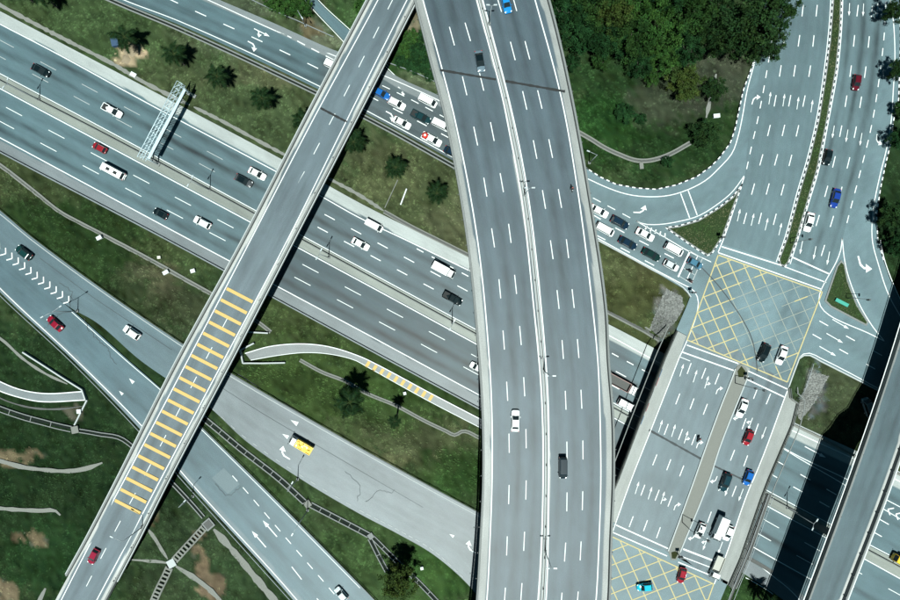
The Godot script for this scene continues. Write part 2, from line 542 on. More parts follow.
# ---- edges of the roads, measured
var RD := {}
var J1: PackedVector3Array
var J2: PackedVector3Array
func lay_out():
	RD.up = pair(w2([-110, -46, 0, 11, 170, 100, 285, 161, 360, 203, 440, 243, 470, 258, 604, 322, 650, 346, 789, 420, 854, 450, 900, 472, 1040, 543], 0.0),
		w2([-110, 17, 0, 74.6, 88, 121, 360, 268, 476, 331, 620, 408, 767, 492, 829, 525, 900, 562, 1040, 637], 0.0))
	RD.med = pair(w2([-110, 17, 0, 74.6, 88, 121, 360, 268, 476, 331, 620, 408, 767, 492, 829, 525, 900, 562, 1040, 637], 0.0),
		w2([-110, 28, 0, 87, 180, 183, 360, 279.5, 478, 343.5, 620, 420, 767, 504.5, 828, 537.5, 900, 578, 1040, 655], 0.0))
	RD.low = pair(w2([-110, 28, 0, 87, 180, 183, 360, 279.5, 478, 343.5, 620, 420, 767, 504.5, 828, 537.5, 900, 578, 1040, 655], 0.0),
		w2([-110, 94, 0, 153, 162, 238, 360, 345.5, 478, 409, 600, 475, 700, 536, 740, 571, 768, 589, 800, 612, 960, 705], 0.0))
	RD.front = pair(w3([60, -72, 0.4, 150, -31, 0.5, 206, -6, 0.7, 276, 24, 1.0, 334, 50, 1.6, 352, 56, 1.8, 375, 63, 2.1, 400, 78, 2.5, 442, 97, 3.3, 520, 140, 5.0, 586, 168, 6.5]),
		w3([10, -49, 0.4, 60, -25, 0.45, 124, 3, 0.5, 180, 25, 0.7, 323, 91.5, 1.5, 384, 123, 2.3, 454, 161, 3.7, 520, 199, 5.1, 598, 241, 6.5]))
	RD.service = pair(w3([-100, 139, 1.8, -40, 183, 1.9, 0, 211, 2, 33, 238.5, 2.1, 180, 343, 2.9, 225, 370.5, 3.1, 360, 448.5, 4, 419, 481, 4.5, 482, 515, 5.2, 560, 556, 6, 612, 584, 6.48]),
		w3([-100, 178, 1.8, -40, 222, 1.9, 0, 251, 2, 36, 281, 2.1, 72, 308.5, 2.3, 96, 322, 2.5, 140, 360, 2.8, 170, 381, 3, 208, 406, 3.1, 246, 441, 3.4, 304, 481, 3.8, 360, 514, 4.1, 400, 535, 4.4, 434, 555, 4.7, 472, 589, 5.3, 500, 630, 6.0, 516, 670, 6.48]))
	RD.slip = pair(w3([-100, 178, 1.79, -40, 222, 1.89, 0, 251, 1.99, 36, 281, 2.09, 72, 310, 2.3, 128, 360, 2.8, 164, 391.5, 3, 198, 423.5, 3.2, 256, 480, 3.6, 360, 585, 4.2, 420, 650, 4.4]),
		w3([-100, 200, 1.79, -40, 250, 1.89, 0, 292, 2, 74, 361, 2.6, 141, 430, 3, 186, 481, 3.4, 294, 601, 4, 345, 665, 4.3]))
	RD.path = pair(w2([245, 353, 270, 346, 304, 343.5, 330, 346.5, 360, 356, 372, 361.5, 432, 393.5, 482, 419.5, 560, 460], 0.7),
		w2([251, 360.5, 280, 355.5, 304, 353, 330, 354.5, 356, 361, 365, 366, 426, 400, 478, 427, 556, 468], 0.7), 1.0)
	RD.lane = pair(w2([-60, 349, 0, 381, 20, 389, 44, 393, 84, 391], 2.2), w2([-60, 360, 0, 391.5, 20, 398, 40, 402, 86, 400.5], 2.2), 1.0)
	RD.ramp = pair(w3([270, -50, 1.2, 308, 2, 1.5, 346, 43, 1.75, 358, 57, 1.85]), w3([278, -52, 1.2, 317, 0, 1.5, 352, 33, 1.78, 388, 67, 2.28]))
	J1 = w2([586, 168, 600, 177, 616, 184.4, 636, 188, 656, 189.4, 676, 185, 696, 177, 710, 167, 719, 158, 730, 143, 735, 128, 738, 113, 743, 90, 753, 63, 766, 0, 778, -60, 845, -75,
		900, -75, 899, 0, 900, 40, 898, 100, 893, 120, 890, 144, 885, 164, 880, 188, 876, 214, 877, 238, 883, 260, 890, 280, 901, 302, 930, 345, 1000, 420, 1000, 462, 900, 402, 880, 391.5, 820, 361, 808, 355, 800, 357, 796, 366, 788, 388,
		676, 330, 687, 305, 690, 297, 684, 289, 650, 269, 598, 241], JH)
	J2 = w2([602, 516, 728, 582, 718, 606, 690, 672, 516, 670, 500, 630, 560, 600, 585, 572, 594, 545], JH)
	for k in ["front", "service", "slip", "path", "lane", "ramp"]:
		learn(RD[k][0]); learn(RD[k][1])
	learn(RD.up[0]); learn(RD.low[1]); learn(RD.med[0], 15.0)
	var j := J1.duplicate()
	j.append(J1[0])
	learn(j, 4.0)
	j = J2.duplicate()
	j.append(J2[0])
	learn(j, 4.0)
	var manual := [0, 330, 2.0, 0, 425, 3.0, 60, 440, 3.2, 0, 472, 5, 100, 470, 4.6, 0, 520, 6.8, 70, 520, 6.6, 30, 560, 8.0, 0, 600, 9, 45, 600, 9.1, 60, 640, 9.2, -60, 600, 10, -60, 500, 7, 75, 590, 9.2, 92, 598, 9.0, 70, 620, 9.2,
		115, 600, 8.4, 150, 600, 6.8, 140, 560, 6.4, 172, 563, 5.4, 209, 524, 3.6, 230, 570, 4.2, 150, 530, 5.2, 200, 600, 5.2, 250, 600, 4.4, 110, 500, 5.6, 130, 480, 4.6,
		480, -30, 5, 560, 60, 5.6, 650, 60, 6, 700, 0, 6, 640, 140, 6.2, 600, 110, 6, 420, 40, 3.2, 300, 20, 1.6, 250, -30, 1.3, 10, -20, 0.3, 60, 10, 0.3, 130, 40, 0.4, 260, 90, 0.8, 860, 400, 5.2, 840, 430, 2.4, 900, 430, 5.5, 880, 450, 2.0, 640, 290, 4.2, 650, 330, 1.6, 620, 300, 2.2, 780, 600, 0.6, 740, 590, 2.5, 910, 200, 6.5, 930, 100, 6.5, 950, 280, 6.5]
	for i in range(0, manual.size(), 3): ctrl.append(P(manual[i], manual[i + 1], manual[i + 2]))

func levels():
	hg.resize(GNX * GNZ); road.resize(GNX * GNZ)
	# every second metre from the measured edges, the others between them
	for zi in range(0, GNZ, 2):
		for xi in range(0, GNX, 2): hg[zi * GNX + xi] = idw(GX0 + xi, GZ0 + zi) - 0.06
	for zi in range(0, GNZ, 2):
		for xi in range(1, GNX, 2): hg[zi * GNX + xi] = (hg[zi * GNX + xi - 1] + hg[zi * GNX + xi + 1]) * 0.5
	for zi in range(1, GNZ, 2):
		for xi in GNX: hg[zi * GNX + xi] = (hg[(zi - 1) * GNX + xi] + hg[(zi + 1) * GNX + xi]) * 0.5
	for i in hg.size():
		var x := GX0 + i % GNX; var z := GZ0 + i / GNX
		hg[i] += 0.10 * n_mid.get_noise_2d(x, z)
	carve_poly(J1); carve_poly(J2)
	for k in ["ramp", "front", "service", "slip", "path", "lane", "up", "low", "med"]: carve(RD[k][0], RD[k][1])

# soil and grass: [px, py, rx, ry, colour, strength]
var tints := [
	[90, 40, 240, 90, Color(0.060, 0.078, 0.026), 1.0], [240, 110, 140, 60, Color(0.072, 0.082, 0.030), 0.9], [410, 195, 90, 60, Color(0.085, 0.085, 0.032), 0.95], [465, 230, 40, 30, Color(0.128, 0.112, 0.048), 0.8], [350, 150, 40, 20, Color(0.082, 0.082, 0.032), 0.7],
	[270, 75, 60, 12, Color(0.12, 0.105, 0.045), 0.6], [240, 40, 70, 20, Color(0.10, 0.10, 0.045), 0.5],
	[640, 290, 70, 60, Color(0.080, 0.078, 0.026), 1.0], [625, 265, 30, 20, Color(0.10, 0.090, 0.035), 0.6],
	[650, 110, 110, 70, Color(0.024, 0.042, 0.012), 1.0], [600, 125, 40, 30, Color(0.024, 0.054, 0.012), 0.8], [665, 100, 40, 30, Color(0.062, 0.058, 0.030), 0.75], [715, 70, 40, 40, Color(0.070, 0.060, 0.035), 0.7],
	[60, 240, 130, 60, Color(0.030, 0.046, 0.013), 1.0], [60, 175, 120, 30, Color(0.062, 0.068, 0.024), 0.85], [190, 250, 60, 22, Color(0.062, 0.072, 0.024), 0.9], [150, 288, 34, 28, Color(0.104, 0.090, 0.040), 0.95], [175, 315, 60, 30, Color(0.055, 0.055, 0.024), 0.7],
	[110, 325, 60, 50, Color(0.032, 0.042, 0.014), 0.8],
	[300, 330, 70, 30, Color(0.060, 0.070, 0.022), 1.0], [300, 400, 120, 60, Color(0.058, 0.076, 0.020), 1.0], [420, 440, 60, 30, Color(0.112, 0.100, 0.040), 0.9], [395, 425, 80, 25, Color(0.085, 0.085, 0.032), 0.6], [455, 470, 30, 30, Color(0.040, 0.070, 0.016), 0.8], [400, 400, 60, 30, Color(0.050, 0.075, 0.018), 0.7],
	[250, 460, 60, 60, Color(0.050, 0.070, 0.022), 1.0], [400, 560, 80, 60, Color(0.058, 0.080, 0.024), 1.0], [440, 570, 40, 30, Color(0.045, 0.085, 0.018), 0.7],
	[60, 380, 160, 60, Color(0.026, 0.042, 0.014), 1.0], [60, 500, 170, 120, Color(0.022, 0.036, 0.012), 1.0], [60, 560, 60, 40, Color(0.024, 0.048, 0.014), 0.8], [190, 560, 70, 60, Color(0.045, 0.058, 0.022), 0.95], [250, 590, 50, 40, Color(0.038, 0.058, 0.02), 0.7],
	[200, 563, 9, 24, Color(0.25, 0.195, 0.125), 0.9], [210, 585, 11, 15, Color(0.19, 0.15, 0.10), 0.8], [14, 456, 22, 6, Color(0.30, 0.24, 0.15), 0.85], [32, 539, 18, 6, Color(0.24, 0.19, 0.12), 0.8], [3, 592, 10, 14, Color(0.24, 0.20, 0.13), 0.8], [152, 514, 8, 9, Color(0.26, 0.19, 0.11), 0.8], [78, 418, 8, 6, Color(0.18, 0.13, 0.08), 0.6],
	[130, 50, 9, 8, Color(0.48, 0.38, 0.25), 1.1], [126, 59, 8, 5, Color(0.48, 0.38, 0.25), 1.0],
	[840, 400, 50, 50, Color(0.070, 0.072, 0.030), 1.0], [890, 445, 30, 30, Color(0.06, 0.072, 0.028), 1.0], [668, 312, 13, 24, Color(0.17, 0.175, 0.165), 0.9], [812, 393, 11, 22, Color(0.17, 0.175, 0.165), 0.9], [750, 585, 40, 30, Color(0.045, 0.075, 0.02), 1.0], [895, 190, 30, 120, Color(0.025, 0.042, 0.014), 1.0], [420, 50, 40, 50, Color(0.030, 0.058, 0.014), 1.0], [414, 22, 12, 16, Color(0.26, 0.22, 0.15), 0.8], [320, 20, 40, 40, Color(0.062, 0.074, 0.028), 1.0], [315, 28, 12, 16, Color(0.17, 0.15, 0.09), 0.8], [360, 20, 30, 30, Color(0.055, 0.088, 0.026), 0.9], [420, 85, 40, 14, Color(0.11, 0.11, 0.05), 0.9], [340, 43, 30, 9, Color(0.13, 0.12, 0.06), 0.9], [240, 5, 40, 12, Color(0.09, 0.09, 0.045), 0.8], [795, 378, 8, 22, Color(0.05, 0.065, 0.025), 0.9]]
func soil_at(x: float, y: float, z: float) -> Color:
	var s := FOC / (CAM - y)
	var px := 450.0 + x * s + n_mid.get_noise_2d(x, z) * 9.0
	var py := 300.0 + z * s + n_mid.get_noise_2d(x + 300.0, z) * 9.0
	var c := Color(0.050, 0.065, 0.022)
	for t in tints:
		var dx: float = (px - t[0]) / t[2]; var dy: float = (py - t[1]) / t[3]
		var d := dx * dx + dy * dy
		if d < 1.7:
			var bare: float = t[4].r
			var e := clampf((1.3 - d + (1.1 if bare > 0.15 else 0.55) * (n_hi.get_noise_2d(x * 1.6, z * 1.6) + 0.7 * n_mid.get_noise_2d(x * 2.3, z * 2.3))) / (0.35 if bare > 0.15 else 0.7), 0, 1)
			c = c.lerp(t[4], clampf(e * t[5], 0, 1))
	var f := 1.0 + 0.35 * n_mid.get_noise_2d(x * 1.7, z * 1.7) + 0.5 * n_hi.get_noise_2d(x * 2.0, z * 2.0)
	var br := clampf(n_low.get_noise_2d(x * 2.2 + 70.0, z * 2.2) * 1.5, 0, 0.5)
	c = c.lerp(Color(c.r * 1.28, c.g * 1.12, c.b * 1.15), br)
	if c.r < c.g * 1.45 and c.r < 0.15:
		c = Color(c.r * 0.98, c.g * 1.22, c.b * 1.55)
	return Color(c.r * f, c.g * f, c.b * f)
func terrain():
	var xs := PackedFloat32Array([-2500, -800, -350, -220])
	for i in GNX: xs.append(GX0 + i)
	for v in [220, 350, 800, 2500]: xs.append(v)
	var zs := PackedFloat32Array([-2500, -800, -350, -180])
	for i in GNZ: zs.append(GZ0 + i)
	for v in [180, 350, 800, 2500]: zs.append(v)
	var st := st_new(true)
	for z in zs:
		for x in xs:
			var h := hg[clampi(int(z - GZ0), 0, GNZ - 1) * GNX + clampi(int(x - GX0), 0, GNX - 1)]
			st.set_color(soil_at(clampf(x, -200, 200), h, clampf(z, -150, 150)))
			st.add_vertex(Vector3(x, h, z))
	var w := xs.size()
	for j in zs.size() - 1:
		for i in w - 1:
			var a := j * w + i
			for q in [a, a + 1, a + w + 1, a, a + w + 1, a + w]: st.add_index(q)
	structure(obj("ground", st, M.soil))
	# grass tufts, far too many to count
	var t := st_new()
	var r2 := RandomNumberGenerator.new()
	r2.seed = 5
	for k in 7:
		var a := TAU * k / 7.0 + r2.randf() * 0.6
		var lean := Vector3(cos(a), 0, sin(a))
		var side := Vector3(-lean.z, 0, lean.x) * 0.055
		var root := lean * 0.05
		var tip := lean * r2.randf_range(0.16, 0.34) + Vector3(0, r2.randf_range(0.10, 0.22), 0)
		t.add_vertex(root - side); t.add_vertex(root + side); t.add_vertex(tip)
	var mm := MultiMesh.new()
	mm.transform_format = MultiMesh.TRANSFORM_3D
	mm.use_colors = true
	mm.mesh = commit(t)
	var xf: Array[Transform3D] = []
	var cl: Array[Color] = []
	r2.seed = 77
	for k in 210000:
		var x := r2.randf_range(-125, 125); var z := r2.randf_range(-86, 86)
		var i := int(z - GZ0) * GNX + int(x - GX0)
		if road[i] or road[i + 1] or road[i + GNX] or road[i + GNX + 1]: continue
		var dn := n_mid.get_noise_2d(x * 1.5, z * 1.5)
		if r2.randf() > 0.55 + dn: continue
		var h := surf(x, z)
		var c := soil_at(x, h, z)
		if c.r > c.g * 1.1 and r2.randf() < 0.8: continue
		var f := r2.randf_range(0.65, 1.3)
		cl.append(Color(c.r * f, c.g * f * r2.randf_range(0.95, 1.15), c.b * f))
		var sc := r2.randf_range(0.6, 1.4)
		xf.append(Transform3D(Basis(Vector3.UP, r2.randf() * TAU).scaled(Vector3(sc, sc * 0.8, sc)), Vector3(x, h - 0.03, z)))
	mm.instance_count = xf.size()
	for k in xf.size():
		mm.set_instance_transform(k, xf[k])
		mm.set_instance_color(k, cl[k])
	var mi := MultiMeshInstance3D.new()
	mi.name = "grass"
	mi.multimesh = mm
	mi.material_override = M.grass
	add_child(mi)
	mi.set_meta("kind", "stuff")
	tag(mi, "rough green and browning grass on the verges and slopes", "grass")

func striped(p: PackedVector3Array, parent: Node, called := "kerb", w := 0.22, h := 0.16, block := 0.8):
	var q := resample(p, maxi(2, int(plen(p) / block)))
	var s := sides(q)
	var st := st_new()
	for i in q.size() - 1:
		st.set_color(Color(0.72, 0.74, 0.73) if i % 2 else Color(0.035, 0.038, 0.04))
		var o := Vector3(0, h, 0)
		var a := q[i] - s[i] * w * 0.5; var b := q[i] + s[i] * w * 0.5
		var c := q[i + 1] + s[i + 1] * w * 0.5; var d := q[i + 1] - s[i + 1] * w * 0.5
		quad(st, a + o, b + o, c + o, d + o)
		quad(st, a, a + o, d + o, d); quad(st, b, b + o, c + o, c)
		quad(st, a, b, b + o, a + o); quad(st, d, c, c + o, d + o)
	obj(called, st, M.kerb, parent)
func closed(p: PackedVector3Array) -> PackedVector3Array:
	var q := p.duplicate()
	q.append(p[0])
	return q
func inset(poly: PackedVector3Array, d: float) -> PackedVector3Array:
	var flat := PackedVector2Array()
	for v in poly: flat.append(Vector2(v.x, v.z))
	var o := PackedVector3Array()
	for v in Geometry2D.offset_polygon(flat, -d)[0]: o.append(Vector3(v.x, poly[0].y, v.y))
	return o
# raised traffic island: concrete kerb plate with a bed of grass standing a little above it
func island(called: String, px: Array, bed: String, kerb_stripes: bool) -> Node3D:
	var poly := w2(px, JH)
	var st := st_new()
	plate(st, poly, 0.15, 0.3)
	var o := obj(called, st, M.concrete if bed != "concrete" else M.dirty)
	structure(o)
	if bed == "grass":
		var b := inset(poly, 0.4)
		var g := area("grass_bed", lift(b, 0.2), Color(0.050, 0.082, 0.034), o, 0.1, 0.5)
		g.material_override = M.soil
		var r2 := RandomNumberGenerator.new()
		r2.seed = int(px[0] * 7)
		var flat := PackedVector2Array()
		var lo := Vector2(1e9, 1e9); var hi := -lo
		for v in b:
			flat.append(Vector2(v.x, v.z)); lo = lo.min(Vector2(v.x, v.z)); hi = hi.max(Vector2(v.x, v.z))
		var s2 := st_new()
		for k in int((hi - lo).x * (hi - lo).y * 7.0):
			var q := Vector2(r2.randf_range(lo.x, hi.x), r2.randf_range(lo.y, hi.y))
			if not Geometry2D.is_point_in_polygon(q, flat): continue
			var f := r2.randf_range(0.6, 1.5)
			var br := clampf(0.5 + n_mid.get_noise_2d(q.x * 2.0, q.y * 2.0) * 1.4, 0, 1)
			s2.set_color(Color(0.046, 0.085, 0.030).lerp(Color(0.095, 0.10, 0.055), br) * f)
			for m in 3:
				var a := r2.randf() * TAU
				var l := Vector3(cos(a), 0, sin(a)); var sd := Vector3(-l.z, 0, l.x) * 0.06
				var root := Vector3(q.x, JH + 0.2, q.y)
				s2.add_vertex(root - sd); s2.add_vertex(root + sd); s2.add_vertex(root + l * r2.randf_range(0.1, 0.3) + Vector3(0, r2.randf_range(0.08, 0.2), 0))
		var gt := obj("grass", s2, M.grass, o)
		gt.set_meta("kind", "stuff")
	if kerb_stripes: striped(lift(closed(poly), 0.0), o, "kerb", 0.2, 0.19, 0.75)
	return o

func crack(st: SurfaceTool, a: Array, w: float):
	var p := gpath(a, 0.6)
	var q := PackedVector3Array()
	for v in p: q.append(v + Vector3(n_hi.get_noise_2d(v.x * 4.0, v.z * 4.0) * 0.5, 0, n_hi.get_noise_2d(v.x * 4.0 + 50.0, v.z * 4.0) * 0.5))
	sheet(st, q, w, 0.03)
func roads():
	var asp := Color(0.082, 0.136, 0.156)
	var pale := Color(0.36, 0.39, 0.385)
	# --- motorway
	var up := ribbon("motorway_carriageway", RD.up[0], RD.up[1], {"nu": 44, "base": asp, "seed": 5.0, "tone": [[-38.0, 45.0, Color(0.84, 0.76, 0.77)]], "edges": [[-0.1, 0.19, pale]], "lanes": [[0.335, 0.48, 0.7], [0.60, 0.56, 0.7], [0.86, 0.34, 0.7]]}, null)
	structure(up)
	line(up, w2([-110, -35, 0, 24, 52, 51, 138, 98, 180, 120.5, 278, 172.5, 319, 195, 359, 217.5, 408, 241, 470, 271, 606, 334, 650, 358, 789, 429, 854, 459, 960, 512], 0), 0.24)
	line(up, w2([-110, 16, 0, 73.5, 88, 120, 360, 267, 476, 329.6, 620, 406.5, 767, 490.5, 829, 523.5, 960, 592], 0), 0.2)
	dashes(up, w2([-84.6, -5.4, 39, 60.9, 245, 171.5], 0), 4.5, 11.85, 0.15, "faint")
	dashes(up, w2([-92.6, 6.8, 31, 73.1, 245, 188], 0), 4.5, 11.85, 0.15, "faint")
	dashes(up, w2([298.5, 200.3, 628, 378, 700, 418, 820, 485.5, 900, 531], 0), 2.9, 7.52)
	dashes(up, w2([291.5, 213, 628, 394, 700, 434, 820, 502, 900, 547], 0), 2.9, 7.52)
	dashes(up, w2([417, 248.8, 628, 362, 700, 401, 770, 440], 0), 1.9, 4.25, 0.24)
	line(up, w2([776, 444, 800, 457, 844, 478, 900, 507], 0), 0.2)
	line(up, w2([776, 444, 800, 459, 838, 481, 880, 507, 900, 519], 0), 0.2)
	arrow(up, "long", 817, 453, 0, 0.88, 0.47, 1.1)
	for k in 5: # chevrons of the fork beyond the ramp
		var c := P(866 + k * 8, 496.5 + k * 4.7, 0)
		var d := Vector3(-0.87, 0, -0.49); var sd := Vector3(-d.z, 0, d.x)
		bar_line(up, c + d * 0.7, c - d * 0.5 + sd * 1.0, 0.3, "white", "chevron_marking")
		bar_line(up, c + d * 0.7, c - d * 0.5 - sd * 1.0, 0.3, "white", "chevron_marking", 0.036)
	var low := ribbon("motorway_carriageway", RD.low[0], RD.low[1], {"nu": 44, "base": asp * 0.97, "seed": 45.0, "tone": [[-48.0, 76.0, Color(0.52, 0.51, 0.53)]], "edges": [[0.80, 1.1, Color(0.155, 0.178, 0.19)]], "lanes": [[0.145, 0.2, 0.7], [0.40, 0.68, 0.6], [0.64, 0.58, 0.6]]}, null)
	structure(low)
	line(low, w2([-110, 29.5, 0, 88.4, 180, 184.4, 360, 281, 478, 345, 620, 421.3, 767, 506, 828, 539, 960, 612], 0), 0.24)
	line(low, w2([-110, 79, 0, 137.6, 180, 234.5, 360, 330.5, 481, 396, 620, 470, 753, 547, 812, 580, 960, 662], 0), 0.24)
	dashes(low, w2([-77.4, 62.5, 48, 129.6, 628, 440, 763, 519, 821, 551.6, 960, 628], 0), 4.55, 11.95, 0.17)
	dashes(low, w2([-85.4, 75.5, 40, 142.6, 628, 457, 757, 533, 813, 564.6, 960, 645], 0), 4.55, 11.95, 0.17)
	line(low, w2([748, 556, 770, 574, 790, 590, 815, 618], 0), 0.2)
	line(low, w2([735, 572, 770, 592, 795, 615], 0), 0.2)
	var med := ribbon("motorway_median", lift(RD.med[0], 0.16), lift(RD.med[1], 0.16), {"nu": 8, "base": Color(0.215, 0.235, 0.215), "seed": 9.0}, null, 0.5)
	structure(med)
	# --- frontage road with the queue
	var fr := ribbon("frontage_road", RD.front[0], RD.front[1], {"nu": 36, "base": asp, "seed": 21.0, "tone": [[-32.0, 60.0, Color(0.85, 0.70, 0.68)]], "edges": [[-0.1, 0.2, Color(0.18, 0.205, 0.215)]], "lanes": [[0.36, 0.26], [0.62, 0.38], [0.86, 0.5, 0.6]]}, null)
	structure(fr)
	line(fr, w3([60, -66, .4, 206, -1, .7, 276, 31, 1.0, 340, 58, 1.65, 380, 74, 2.2, 442, 102, 3.3, 520, 145, 5, 586, 178, 6.5]), 0.2)
	line(fr, w3([60, -28.5, .45, 124, 0, .5, 180, 21.5, .7, 323, 88, 1.5, 384, 120, 2.3, 454, 158, 3.7, 520, 196, 5.1, 598, 238.5, 6.5]), 0.2)
	line(fr, w3([386, 67, 2.25, 409, 88, 2.6, 425, 100, 2.95]), 0.16)
	dashes(fr, w3([84.2, -41, .42, 197, 12, .7, 253, 37.4, .95, 309, 64, 1.4, 345, 82, 1.75]), 3.0, 7.72)
	dashes(fr, w3([284, 34, 1.05, 326, 56, 1.55, 350, 68, 1.8]), 2.2, 3.95, 0.24)
	dashes(fr, w3([368, 79, 2.1, 400, 94, 2.6, 440, 115, 3.3, 520, 159, 5.0, 592, 197, 6.45]), 2.1, 4.0, 0.2)
	dashes(fr, w3([369, 96, 2.1, 400, 112, 2.6, 440, 133, 3.4, 520, 177, 5.05, 590, 214, 6.4]), 2.7, 6.8)
	for a in [["both", 262, 32.6], ["turn", 254, 46], ["both", 406, 91], ["turn", 392, 116]]: arrow(fr, a[0], a[1], a[2], -1.0, 0.88, 0.45, 1.0)
	# --- service road and slip road of the lower left
	var sv := ribbon("service_road", RD.service[0], RD.service[1], {"nu": 30, "base": Color(0.168, 0.196, 0.212), "seed": 33.0, "tone": [[-400.0, -59.0, Color(0.56, 0.72, 0.77)]], "lanes": [[0.28, 0.10, 2.0], [0.7, 0.08, 2.0]]}, null)
	structure(sv)
	line(sv, w3([-40, 186, 1.9, 0, 214, 2, 33, 241, 2.1, 180, 345, 2.9, 225, 373, 3.1, 360, 451, 4, 419, 484, 4.5, 482, 518, 5.2, 560, 559, 6]), 0.2, "faint")
	dashes(sv, w3([201, 398, 3.1, 246, 438, 3.4, 304, 477.5, 3.8, 360, 510.5, 4.1]), 1.2, 3.4, 0.12, "faint")
	dashes(sv, w3([360, 510.5, 4.1, 400, 531, 4.4, 434, 551, 4.7, 466, 580, 5.2]), 1.2, 1.9, 0.14, "faint")
	dashes(sv, w3([210, 396, 3.1, 232, 413, 3.2, 262, 432, 3.4]), 2.0, 7.0, 0.12, "faint")
	arrow(sv, "head", 295, 422.5, -1, -0.87, -0.5, 0.75)
	arrow(sv, "head", 286, 436, -1, -0.87, -0.5, 0.65)
	arrow(sv, "turn", 283, 453, -1, -0.87, -0.5, 1.2)
	arrow(sv, "head", 452, 535.5, -1, -0.87, -0.5, 0.5)
	arrow(sv, "turn", 469, 547, -1, -0.87, -0.5, 1.1)
	for cr in [[344, 470, 352, 478, 360, 486, 357, 502], [398, 482, 392, 492, 380, 490, 366, 503], [60, 282, 72, 292, 70, 306]]:
		var st := st_new()
		crack(st, cr, 0.10)
		obj("crack_seal", st, M.seal, sv)
	for cr in [[216, 384, 262, 413, 330, 453, 400, 494, 462, 530], [238, 374, 300, 413, 350, 443, 420, 482], [40, 258, 90, 295, 130, 322, 172, 350]]:
		var st := st_new()
		sheet(st, gpath(cr, 1.5), 0.09, 0.028)
		obj("seam_line", st, M.seal, sv)
	var sl := ribbon("slip_road", RD.slip[0], RD.slip[1], {"nu": 28, "base": Color(0.082, 0.134, 0.158), "seed": 61.0, "edges": [[0.88, 1.1, Color(0.125, 0.165, 0.185)]], "lanes": [[0.30, 0.17, 1.4], [0.62, 0.2, 1.4]]}, null)
	structure(sl)
	line(sl, w3([-40, 246, 1.89, 0, 288, 2, 76, 359.5, 2.6, 144, 428, 3, 189, 480.5, 3.4, 298, 601, 4, 345, 661, 4.3]), 0.22)
	line(sl, w3([72, 312, 2.3, 128, 362, 2.8, 164, 393, 3, 198, 426, 3.2, 256, 483, 3.6, 360, 588, 4.2]), 0.16)
	dashes(sl, w3([186.6, 446, 3.1, 213, 476, 3.35, 238, 504, 3.55, 264.4, 534.4, 3.7, 288, 562, 3.9, 309, 588.6, 4.05, 345, 632, 4.25]), 3.9, 9.75)
	dashes(sl, w3([221, 463, 3.35, 243.6, 488, 3.6, 287, 539, 3.85, 331, 590, 4.1, 360, 624, 4.3]), 2.0, 4.0, 0.2)
	arrow(sl, "straight", 259, 539, -1, -0.66, -0.75, 1.2)
	arrow(sl, "straight", 270, 528.5, -1, -0.66, -0.75, 1.2)
	arrow(sl, "head", 132, 381, -1, -0.70, -0.71, 0.6)
	arrow(sl, "head", 121.5, 393, -1, -0.70, -0.71, 0.5)
	for k in 14: # gore chevrons before the grass wedge
		var t := k / 13.0
		var c := ground(lerpf(-14, 68, t), lerpf(238.5, 301, t))
		var d := Vector3(0.80, 0, 0.60); var sd := Vector3(-d.z, 0, d.x)
		for sg in [-1.0, 1.0]:
			var b: Vector3 = c - d * 0.55 + sd * sg * 1.15
			b.y = surf(b.x, b.z)
			var a := c + d * 0.35
			a.y = surf(a.x, a.z)
			bar_line(sl, a, b, 0.28, "white", "chevron_marking", 0.04 if sg < 0 else 0.048)
	for pt in [[212, 478, 228, 494, 240, 484, 224, 468, 1.06]]:
		var st := st_new()
		var pl := PackedVector3Array()
		for i in range(0, 8, 2): pl.append(ground(pt[i], pt[i + 1]) + Vector3(0, 0.02, 0))
		st.set_color(Color(0.100, 0.145, 0.165) * pt[8])
		quad(st, pl[0], pl[1], pl[2], pl[3])
		obj("asphalt_patch", st, M.asphalt, sl)
	for cr in [[84, 318, 92, 334, 108, 350, 116, 366], [70, 312, 56, 316, 44, 330], [216, 484, 228, 496, 240, 486]]:
		var st := st_new()
		crack(st, cr, 0.10)
		obj("crack_seal", st, M.seal, sl)
	# --- motorcycle path, its twin at the left, the little ramp at the top
	var pa := ribbon("motorcycle_path", RD.path[0], RD.path[1], {"nu": 8, "base": Color(0.19, 0.205, 0.21), "seed": 71.0}, null)
	structure(pa)
	line(pa, shift(RD.path[0], 0.1), 0.22, "white", "edge_line")
	line(pa, shift(RD.path[1], -0.1), 0.15, "white", "edge_line")
	for k in 10:
		var a := P(369.5 + k * 7.0, 361.6 + k * 3.72, 0.7)
		bar_line(pa, a, a + Vector3(-0.84, 0, 1.32), 0.78, "yellow", "yellow_bar")
	var la := ribbon("motorcycle_path", RD.lane[0], RD.lane[1], {"nu": 8, "base": Color(0.17, 0.195, 0.205), "seed": 81.0}, null)
	structure(la)
	line(la, shift(RD.lane[0], 0.12), 0.25)
	line(la, shift(RD.lane[1], -0.12), 0.25)
	var ra := ribbon("ramp_road", RD.ramp[0], RD.ramp[1], {"nu": 8, "base": asp, "seed": 91.0}, null)
	structure(ra)
	line(ra, shift(RD.ramp[0], 0.25), 0.16)
	line(ra, shift(RD.ramp[1], -0.25), 0.16)

